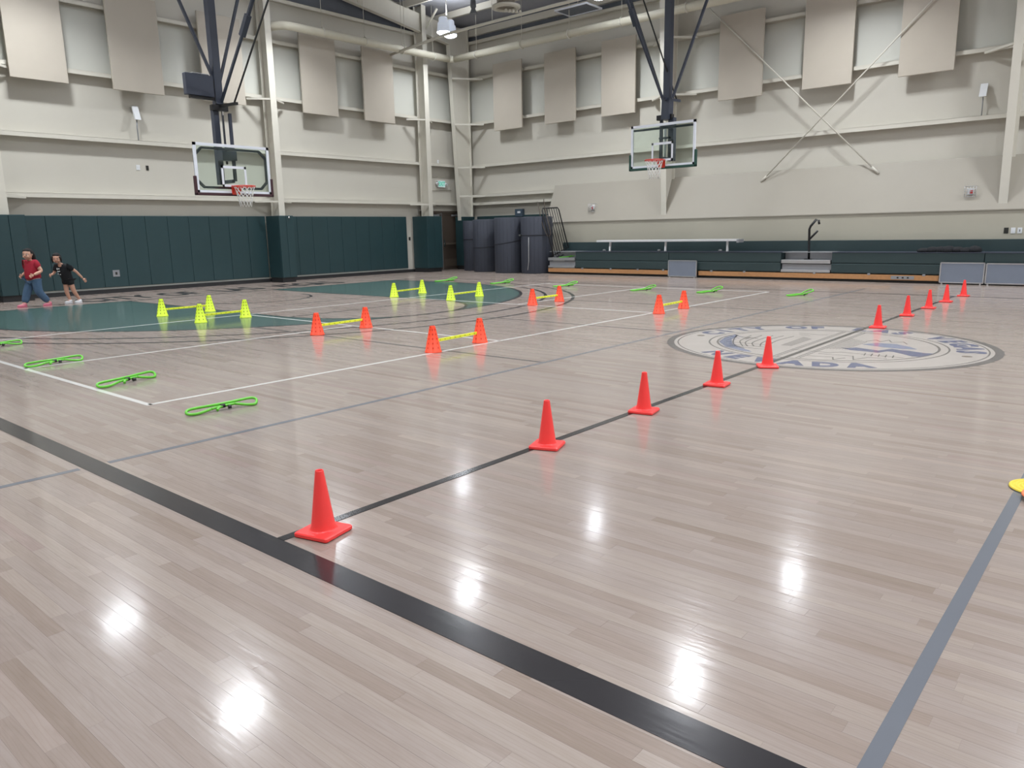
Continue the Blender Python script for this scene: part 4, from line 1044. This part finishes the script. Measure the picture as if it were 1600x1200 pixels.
def bar_proto():
    t = thing('hurdle_bar', 'x', 'bar', (0, 0, 0))
    MB().rbox((-0.5, -0.008, -0.017), (0.5, 0.008, 0.017), 0.004).build('bar_body', M_bar, t, local=True)
    b = MB()
    for k in range(8):
        x = -0.42+0.12*k
        for s in (-1, 1): b.box((x-0.014, s*0.0082-0.0006, -0.004), (x+0.014, s*0.0082+0.0006, 0.004))
    b.build('slot_row', M_holey, t, local=True)['kind'] = 'stuff'
    return t
bp_ = bar_proto()
H = [  # (x1,y1),(x2,y2), colour, words, short height shift
    ((-15.46, -7.207), (-14.55, -7.19), 'y', 'leftmost yellow hurdle', 0.115),
    ((-15.591, -8.839), (-14.756, -8.789), 'y', 'yellow hurdle in front of the leftmost one', 0.115),
    ((-10.627, -7.895), (-9.577, -7.675), 'y', 'farthest yellow hurdle', 0.115),
    ((-10.585, -9.616), (-9.60, -9.506), 'y', 'rightmost yellow hurdle', 0.115),
    ((-15.443, -11.829), (-14.549, -11.788), 'o', 'orange hurdle left of the middle', 0.125),
    ((-15.619, -14.348), (-14.741, -14.28), 'o', 'nearest orange hurdle', 0.125),
    ((-10.611, -11.803), (-9.737, -11.778), 'o', 'orange hurdle at the three point lines', 0.125),
    ((-10.696, -14.533), (-9.768, -14.49), 'o', 'rightmost orange hurdle')+(0.125,)]
firstY = firstO = firstB = True
for (a, c, col, words, hz) in H:
    d = Vector((c[0]-a[0], c[1]-a[1], 0)); ang = math.atan2(d.y, d.x)
    cw = 'yellow' if col == 'y' else 'orange'
    for j, p in enumerate((a, c)):
        if col == 'y': t = hcY if firstY else copy_tree(hcY); firstY = False
        else: t = hcO if firstO else copy_tree(hcO); firstO = False
        t.location = (p[0], p[1], 0.0022); t.rotation_euler = (0, 0, ang+R(90)+R(random.uniform(-6, 6)))
        t['label'] = ('left' if j == 0 else 'right')+' perforated '+cw+' cone of the '+words; t['group'] = cw+' perforated cones'
    t = bp_ if firstB else copy_tree(bp_); firstB = False
    rr = 0.094-(hz-0.012)*0.21; L_ = d.length-2*rr+0.03
    m = (Vector((a[0], a[1], 0))+Vector((c[0], c[1], 0)))/2
    t.location = (m.x, m.y, hz+0.0022); t.rotation_euler = (0, 0, ang); t.scale = (L_/1.0, 1, 1)
    t['label'] = 'yellow bar between the cones of the '+words; t['group'] = 'hurdle bars'

# folded lime hurdles ------------------------------------------------
def hurdle_proto(kind):
    t = thing('folded_hurdle', 'x', 'hurdle', (0, 0, 0), 0, 'folded lime hurdles')
    r = 0.0115
    if kind == 0:
        top = [(-0.10, -0.055, 0.030), (-0.20, -0.085, 0.014), (-0.26, -0.075, 0.0125), (-0.285, -0.03, 0.022), (-0.27, 0.02, 0.040), (-0.21, 0.03, 0.048), (0.0, 0.0, 0.055), (0.2, 0.015, 0.062), (0.265, 0.01, 0.060), (0.285, -0.03, 0.045), (0.26, -0.085, 0.0125), (0.2, -0.075, 0.016), (0.10, -0.03, 0.04)]
        low = [(0.10, -0.03, 0.04), (-0.02, -0.045, 0.035), (-0.06, -0.09, 0.0125)]
        low2 = [(-0.10, -0.055, 0.030), (0.0, -0.012, 0.034), (0.08, -0.01, 0.036)]
    else:
        top = [(-0.05, 0.05, 0.03), (-0.18, 0.07, 0.014), (-0.27, 0.05, 0.013), (-0.30, 0.0, 0.016), (-0.26, -0.06, 0.0125), (-0.15, -0.05, 0.02), (0.0, -0.01, 0.045), (0.14, 0.03, 0.09), (0.25, 0.05, 0.115), (0.29, 0.02, 0.11), (0.26, -0.02, 0.085), (0.12, -0.03, 0.05), (0.0, -0.05, 0.03)]
        low = [(0.0, -0.05, 0.03), (-0.12, -0.02, 0.022)]
        low2 = [(-0.05, 0.05, 0.03), (0.1, 0.06, 0.02), (0.24, 0.10, 0.0125), (0.20, 0.13, 0.0125)]
    ky, kz = (0.62, 0.85) if kind == 0 else (1.05, 0.8)
    sq_ = lambda L: [(x, y*ky, max(0.0125, z*kz)) for x, y, z in L]
    top, low, low2 = sq_(top), sq_(low), sq_(low2)
    MB().tube(catmull(top, 5), r, 8).build('tube_frame', M_hur, t, local=True)
    MB().tube(catmull(low, 5), r, 8).build('leg', M_hur, t, local=True)
    MB().tube(catmull(low2, 5), r, 8).build('leg', M_hur, t, local=True)
    jx, jy, jz = (0.0, -0.02, 0.032) if kind == 0 else (0.0, -0.012, 0.026)
    MB().tube([(jx-0.018, jy, jz), (jx+0.018, jy, jz)], 0.017, 8).build('joint', M_blk, t, local=True)
    MB().tube([(jx+0.03, jy-0.03, jz-0.008), (jx+0.055, jy-0.035, jz-0.009)], 0.016, 8).build('joint', M_blk, t, local=True)
    return t
hp0 = hurdle_proto(0); hp1 = hurdle_proto(1)
FH = [(-18.67, -15.08, -6, 0, 1.0, 'nearest folded lime hurdle, right of the white corner line', 0), (-18.63, -13.21, 15, 0, 1.08, 'second nearest folded lime hurdle on the left', 0),
      (-18.63, -11.34, 4, 0, 1.05, 'third folded lime hurdle on the left with black joints', 0), (-18.55, -9.12, 8, 0, 1.0, 'folded lime hurdle cut by the left edge', 0),
      (-6.22, -5.08, -25, 1, 1.15, 'folded lime hurdle farthest from the camera near the corner', 0), (-6.25, -7.25, -25, 1, 1.15, 'folded lime hurdle at the end of the green paint', 0),
      (-6.36, -9.45, -25, 1, 1.15, 'folded lime hurdle behind the orange hurdle', 0), (-6.60, -11.82, -28, 1, 1.1, 'folded lime hurdle before the small grey board', 0),
      (-6.45, -13.38, -24, 1, 1.15, 'folded lime hurdle below the brightest bleacher stretch, left of centre circle', 0), (-6.35, -15.28, -28, 1, 1.1, 'folded lime hurdle nearest the row of red cones', 0),
      (-1.82, -6.22, -60, 1, 1.0, 'lime hurdle thrown onto the grey bleacher step', 0.52)]
u0 = u1 = True
for x, y, a, kd, sc, lb, z in FH:
    if kd == 0: t = hp0 if u0 else copy_tree(hp0); u0 = False
    else: t = hp1 if u1 else copy_tree(hp1); u1 = False
    t.location = (x, y, z+0.001); t.rotation_euler = (0, 0, R(a)); t.scale = (sc,)*3; t['label'] = lb
# dark tangle of straps beside it on the step
t = thing('dark_strap_bundle', 'small dark bundle of straps beside the hurdle on the bleacher step', 'strap', (-1.7, -5.85, 0.52))
MB().tube(catmull([(-1.8, -5.72, 0.535), (-1.65, -5.8, 0.56), (-1.75, -5.95, 0.6), (-1.85, -5.88, 0.54), (-1.72, -5.76, 0.59), (-1.68, -6.0, 0.54)], 6), 0.016, 6).build('strap_coil', M_strap, t)

# ribbed floor discs at the right edge ------------------------------------------------
def disc(x, y, r, z, m, label, tilt=0):
    t = thing('ribbed_disc', label, 'disc', (x, y, z))
    prof = [(r, 0.0)]
    k = 6
    for i in range(k):
        r0 = r*(1-i/k); r1 = r*(1-(i+0.5)/k); z0 = 0.005+0.002*i; prof += [(r0, z0), (r0-0.002, z0+0.006), (r1, z0+0.006), (r1-0.002, z0-0.001)]
    prof.append((0, prof[-1][1]+0.004))
    MB().lathe(prof, (0, 0, 0), 48).build('disc_body', m, t, local=True)
    MB().lathe([(r+0.001, 0.0), (r+0.001, 0.003), (r-0.01, 0.003), (r-0.01, 0.0)], (0, 0, 0), 48, closed=True).build('rubber_edge', M_blk, t, local=True)
    t.rotation_euler = (R(tilt), 0, 0)
    return t
disc(-17.235, -20.46, 0.15, 0.020, M_orangedot, 'orange ribbed rubber disc at the right edge, overlapping a yellow one')
disc(-17.06, -20.385, 0.15, 0.002, M_yellowdot, 'yellow ribbed rubber disc behind the orange one at the right edge', 0)

# ================================================================== CHILDREN
def skin_mesh(name, verts, edges, radii, mats, parent, sub=2, root=0, extra=None):
    me = bpy.data.meshes.new(name); me.from_pydata(verts, edges, []); o = bpy.data.objects.new(name, me); COL.objects.link(o)
    md = o.modifiers.new('s', 'SKIN'); md.use_smooth_shade = True
    for i, r in enumerate(radii):
        rr = r if isinstance(r, tuple) else (r, r)
        me.skin_vertices[0].data[i].radius = rr
    me.skin_vertices[0].data[root].use_root = True
    sb = o.modifiers.new('u', 'SUBSURF'); sb.levels = sub; sb.render_levels = sub
    bpy.context.view_layer.update()
    dg = bpy.context.evaluated_depsgraph_get(); m2 = bpy.data.meshes.new_from_object(o.evaluated_get(dg))
    vs = [v.co[:] for v in m2.vertices]; fs = [tuple(p.vertices) for p in m2.polygons]
    bpy.data.objects.remove(o); bpy.data.meshes.remove(me); bpy.data.meshes.remove(m2)
    b = MB().add(vs, fs, 0, True)
    if extra: extra(b)
    return b.build(name, mats, parent, local=True)

def hand(b, w, d, s, out, mi=0):
    """palm and five fingers; w wrist point, d forward dir, s scale (hand length), out thumb direction"""
    w = Vector(w); d = Vector(d).normalized(); out = Vector(out); out = (out-d*out.dot(d)).normalized(); nrm = d.cross(out)
    pc = w+d*s*0.28
    rot = Matrix((d, out, nrm)).transposed()
    b.ball(pc, (s*0.30, s*0.22, s*0.10), 10, mi, rot)
    for k, (o_, L, bend) in enumerate(((0.17, 0.40, 0.35), (0.06, 0.45, 0.4), (-0.05, 0.42, 0.45), (-0.15, 0.33, 0.5))):
        p0 = w+d*s*0.48+out*s*o_; p1 = p0+d*s*L*0.5-nrm*s*0.06; p2 = p1+d*s*L*0.35-nrm*s*L*bend; p3 = p2-nrm*s*L*0.25
        b.tube([p0, p1, p2, p3], [s*0.062, s*0.056, s*0.05, s*0.035], 6, mi)
    p0 = w+d*s*0.15+out*s*0.18; p1 = p0+out*s*0.13+d*s*0.16; p2 = p1+d*s*0.18-nrm*s*0.06
    b.tube([p0, p1, p2], [s*0.075, s*0.06, s*0.045], 6, mi)

def head(b, c, r, yaw, pitch=0):
    """child's head with nose, eyes, brows, mouth and ears; c centre, face points +x then rotated"""
    c = Vector(c); M = Matrix.Rotation(yaw, 3, 'Z') @ Matrix.Rotation(pitch, 3, 'Y')
    def T(x, y, z): return c+M @ Vector((x*r, y*r, z*r))
    b.ball(c, (r*0.95, r*0.80, r*1.08), 20, 0, M)
    b.ball(T(0.28, 0, -0.45), (r*0.62, r*0.58, r*0.58), 16, 0, M)
    b.ball(T(0.70, 0.36, -0.38), (r*0.26, r*0.26, r*0.28), 10, 0, M); b.ball(T(0.70, -0.36, -0.38), (r*0.26, r*0.26, r*0.28), 10, 0, M)
    b.ball(T(0.98, 0, -0.20), (r*0.14, r*0.13, r*0.15), 8, 0, M)
    b.tube([T(0.92, 0, 0.05), T(1.0, 0, -0.16)], [r*0.05, r*0.09], 8)
    for s in (-1, 1):
        b.ball(T(0.84, s*0.30, 0.02), (r*0.09, r*0.13, r*0.09), 10, 4, M); b.ball(T(0.915, s*0.30, 0.02), (r*0.04, r*0.07, r*0.08), 8, 1, M)
        b.tube([T(0.90, s*0.18, 0.19), T(0.86, s*0.42, 0.20)], r*0.028, 5, 1)
        b.ball(T(-0.02, s*0.82, -0.10), (r*0.14, r*0.07, r*0.22), 10, 0, M)
    b.tube([T(0.86, -0.2, -0.52), T(0.93, 0, -0.55), T(0.86, 0.2, -0.52)], r*0.05, 6, 2)

def child(name_label, base, heading, S, cfg):
    t = thing('person', name_label, 'person', (base[0], base[1], 0.0), heading)
    J = {k: Vector(v)*S for k, v in cfg['J'].items()}
    fat = cfg['fat']
    order = ['pelvis', 'belly', 'chest', 'neck', 'nek2', 'shl', 'ell', 'wrl', 'shr', 'elr', 'wrr', 'hpl', 'knl', 'anl', 'hpr', 'knr', 'anr', 'tol', 'tor']
    idx = {k: i for i, k in enumerate(order)}
    E = [('pelvis', 'belly'), ('belly', 'chest'), ('chest', 'neck'), ('neck', 'nek2'), ('chest', 'shl'), ('shl', 'ell'), ('ell', 'wrl'), ('chest', 'shr'), ('shr', 'elr'), ('elr', 'wrr'),
         ('pelvis', 'hpl'), ('hpl', 'knl'), ('knl', 'anl'), ('pelvis', 'hpr'), ('hpr', 'knr'), ('knr', 'anr'), ('anl', 'tol'), ('anr', 'tor')]
    rad = dict(pelvis=0.085, belly=0.085, chest=0.080, neck=0.036, nek2=0.034, shl=0.042, ell=0.030, wrl=0.021, shr=0.042, elr=0.030, wrr=0.021, hpl=0.062, knl=0.045, anl=0.028, hpr=0.062, knr=0.045, anr=0.028, tol=0.022, tor=0.022)
    body_r = [(rad[k]*S*fat) for k in order]
    hd = cfg['hand']
    def extra(b):
        head(b, J['head'], 0.088*S, cfg['hyaw'], cfg.get('hpitch', 0))
        for side, sg in (('l', 1), ('r', -1)):
            w_ = J['wr'+side]; d_ = w_-J['el'+side]; hand(b, w_, d_, 0.115*S, hd[side])
    skin_mesh('body', [J[k][:] for k in order], [(idx[a], idx[c]) for a, c in E], body_r, [M_skin, M_eye, M_lip, M_hair, M_shoe], t, extra=extra)
    # shirt
    Lp = lambda a, c, f: a+(c-a)*f
    sh = {'z': J['pelvis']+Vector((0, 0, (cfg['hem']-0.045)*S)), 'a': J['pelvis']+Vector((0, 0, (cfg['hem']+0.03)*S)), 'b': J['belly'], 'c': J['chest'], 'd': Lp(J['chest'], J['neck'], 0.75), 'e': J['shl'], 'f': Lp(J['shl'], J['ell'], 0.72), 'g': J['shr'], 'h': Lp(J['shr'], J['elr'], 0.72)}
    ks = list(sh); ed = [('z', 'a'), ('a', 'b'), ('b', 'c'), ('c', 'd'), ('c', 'e'), ('e', 'f'), ('c', 'g'), ('g', 'h')]
    rr = dict(z=0.118, a=0.118, b=0.112, c=0.098, d=0.052, e=0.060, f=0.054, g=0.060, h=0.054)
    shirt = skin_mesh('shirt', [sh[k][:] for k in ks], [(ks.index(a), ks.index(c)) for a, c in ed], [rr[k]*S*fat for k in ks], [cfg['shirt']], t)
    if cfg.get('collar'):
        c = J['neck']; MB().tube([(c.x+0.052*S*math.cos(a), c.y+0.055*S*math.sin(a), c.z-0.012*S-0.02*S*math.cos(a)) for a in [2*math.pi*q/16 for q in range(16)]], 0.013*S, 6, closed=True).build('collar', cfg['shirt'], t, local=True)
    if cfg.get('print'):
        b = MB(); c = J['chest']
        for (dy, dz, w_, h_) in ((-0.030, 0.01, 0.018, 0.045), (0.012, 0.012, 0.020, 0.030), (-0.015, -0.04, 0.022, 0.024), (0.020, -0.035, 0.02, 0.02), (-0.02, -0.085, 0.018, 0.022), (0.03, -0.095, 0.03, 0.015)):
            b.ball((c.x+0.098*S*fat*0.97, c.y+dy*S, c.z+dz*S-0.02*S), (0.012*S, w_*S*0.5, h_*S*0.5), 8)
        b.build('shirt_print', M_print, shirt, local=True)
    # trousers / shorts
    f_ = cfg['leg']
    if f_ >= 1:
        tr = {'a': J['pelvis']+Vector((0, 0, 0.05*S)), 'b': J['hpl'], 'c': J['knl'], 'd': Lp(J['knl'], J['anl'], 0.93), 'e': J['hpr'], 'f': J['knr'], 'g': Lp(J['knr'], J['anr'], 0.93)}
        ed = [('a', 'b'), ('b', 'c'), ('c', 'd'), ('a', 'e'), ('e', 'f'), ('f', 'g')]; rr = dict(a=0.104, b=0.076, c=0.062, d=0.052, e=0.076, f=0.062, g=0.052)
    else:
        tr = {'a': J['pelvis']+Vector((0, 0, 0.05*S)), 'b': J['hpl'], 'c': Lp(J['hpl'], J['knl'], f_), 'e': J['hpr'], 'f': Lp(J['hpr'], J['knr'], f_)}
        ed = [('a', 'b'), ('b', 'c'), ('a', 'e'), ('e', 'f')]; rr = dict(a=0.104, b=0.078, c=0.078, e=0.078, f=0.078)
    ks = list(tr); skin_mesh('trousers' if f_ >= 1 else 'shorts', [tr[k][:] for k in ks], [(ks.index(a), ks.index(c)) for a, c in ed], [rr[k]*S*fat for k in ks], [cfg['pants']], t)
    # shoes
    for sd in ('l', 'r'):
        a = J['an'+sd]; to = J['to'+sd]; d = (to-a); d.z = 0; d.normalize()
        if cfg.get('heel'+sd, 0): pass
        z0 = min(a.z, to.z)
        rot = Matrix((d, Vector((-d.y, d.x, 0)), Vector((0, 0, 1)))).transposed()
        mid = Vector((a.x, a.y, 0))+d*0.045*S; lift = cfg.get('lift'+sd, 0.0)*S
        b = MB().ball((mid.x, mid.y, 0.028*S+lift), (0.088*S, 0.038*S, 0.028*S), 14, 0, rot)
        b.ball((mid.x-d.x*0.04*S, mid.y-d.y*0.04*S, 0.045*S+lift), (0.044*S, 0.036*S, 0.036*S), 12, 0, rot)
        so = b.build('shoe', cfg['shoe'], t, local=True)
        pts = [rot @ Vector((0.09*S*math.cos(q)*(1), 0.04*S*math.sin(q), 0))+Vector((mid.x, mid.y, 0)) for q in [2*math.pi*i/16 for i in range(16)]]
        MB().prism([(p.x, p.y) for p in pts], 0.001+lift, 0.012*S+lift).build('sole', cfg['shoe'], so, local=True)
    # hair
    hc = J['head']; r = 0.088*S; M = Matrix.Rotation(cfg['hyaw'], 3, 'Z') @ Matrix.Rotation(cfg.get('hpitch', 0), 3, 'Y')
    hb = MB()
    def T(x, y, z): return hc+M @ Vector((x*r, y*r, z*r))
    hb.ball(T(-0.24, 0, 0.14), (r*0.92, r*0.90, r*1.04), 18, 0, M)
    hb.ball(T(0.10, 0, 0.70), (r*0.66, r*0.70, r*0.42), 14, 0, M)
    cfg['hairf'](hb, T, r, M)
    hb.build('hair', M_hair, t, local=True)
    return t
def hair1(b, T, r, M):     # long ponytail
    b.tube(catmull([T(-0.75, 0, 0.5), T(-1.15, 0.02, 0.35), T(-1.55, 0.02, -0.3), T(-1.8, 0.0, -1.1), T(-1.85, 0.0, -2.0), T(-1.8, 0, -2.7)], 4), [r*f for f in [0.25, 0.34, 0.38, 0.42, 0.45, 0.48, 0.5, 0.5, 0.52, 0.52, 0.52, 0.5, 0.48, 0.46, 0.42, 0.38, 0.34, 0.28, 0.22, 0.15, 0.06]], 10)
    b.ball(T(-0.55, -0.1, 0.95), (r*0.3, r*0.3, r*0.2), 10)
def hair2(b, T, r, M):     # bob tied back with side lock
    b.tube([T(0.45, 0.70, 0.5), T(0.38, 0.86, -0.2), T(0.35, 0.86, -0.85)], [r*0.22, r*0.2, r*0.08], 8)
    b.tube([T(0.45, -0.70, 0.5), T(0.36, -0.84, -0.2), T(0.3, -0.8, -1.0)], [r*0.22, r*0.2, r*0.08], 8)
    b.ball(T(-0.65, 0, -0.15), (r*0.5, r*0.72, r*0.75), 12, 0, M)
g1 = dict(fat=1.12, hyaw=R(28), hpitch=R(6), shirt=M_redshirt, pants=M_jeans, shoe=M_pink, hem=0.00, leg=1.0, collar=True, hairf=hair1,
    hand={'l': (0, 0, 1), 'r': (0, 0, 1)},
    J=dict(pelvis=(0, 0, 0.50), belly=(0.015, 0, 0.60), chest=(0.01, 0, 0.71), neck=(0.015, 0, 0.795), nek2=(0.03, 0, 0.84), head=(0.045, 0, 0.905),
           shl=(0.0, 0.105, 0.755), ell=(-0.05, 0.165, 0.61), wrl=(0.10, 0.165, 0.555), shr=(0, -0.105, 0.755), elr=(-0.02, -0.16, 0.61), wrr=(0.10, -0.13, 0.55),
           hpl=(0, 0.06, 0.45), knl=(0.0, 0.085, 0.25), anl=(-0.16, 0.10, 0.055), tol=(-0.07, 0.11, 0.025),
           hpr=(0, -0.06, 0.45), knr=(0.10, -0.07, 0.26), anr=(0.17, -0.075, 0.05), tor=(0.26, -0.08, 0.025)))
child('girl in a dark red polo shirt, blue jeans and pink shoes, long ponytail, walking left', (-16.0, -2.66), R(197), 1.21, g1)
g2 = dict(fat=0.92, hyaw=R(38), hpitch=R(12), shirt=M_bshirt, pants=M_bshirt, shoe=M_shoe, hem=-0.01, leg=0.42, print=True, hairf=hair2,
    hand={'l': (0, 0, 1), 'r': (0, 0, 1)},
    J=dict(pelvis=(-0.05, 0, 0.47), belly=(-0.01, 0, 0.57), chest=(0.04, 0, 0.69), neck=(0.085, 0, 0.775), nek2=(0.11, 0, 0.82), head=(0.135, 0, 0.885),
           shl=(0.03, 0.115, 0.735), ell=(-0.10, 0.18, 0.62), wrl=(-0.20, 0.22, 0.48), shr=(0.07, -0.105, 0.735), elr=(0.08, -0.17, 0.60), wrr=(0.20, -0.12, 0.57),
           hpl=(-0.05, 0.055, 0.43), knl=(-0.10, 0.06, 0.24), anl=(-0.22, 0.055, 0.06), tol=(-0.13, 0.06, 0.025),
           hpr=(-0.05, -0.055, 0.43), knr=(-0.03, -0.05, 0.24), anr=(-0.10, -0.06, 0.06), tor=(0.0, -0.06, 0.025)))
child('small girl in black printed T-shirt, shorts and white shoes running left', (-15.36, -2.58), R(203), 1.12, g2)
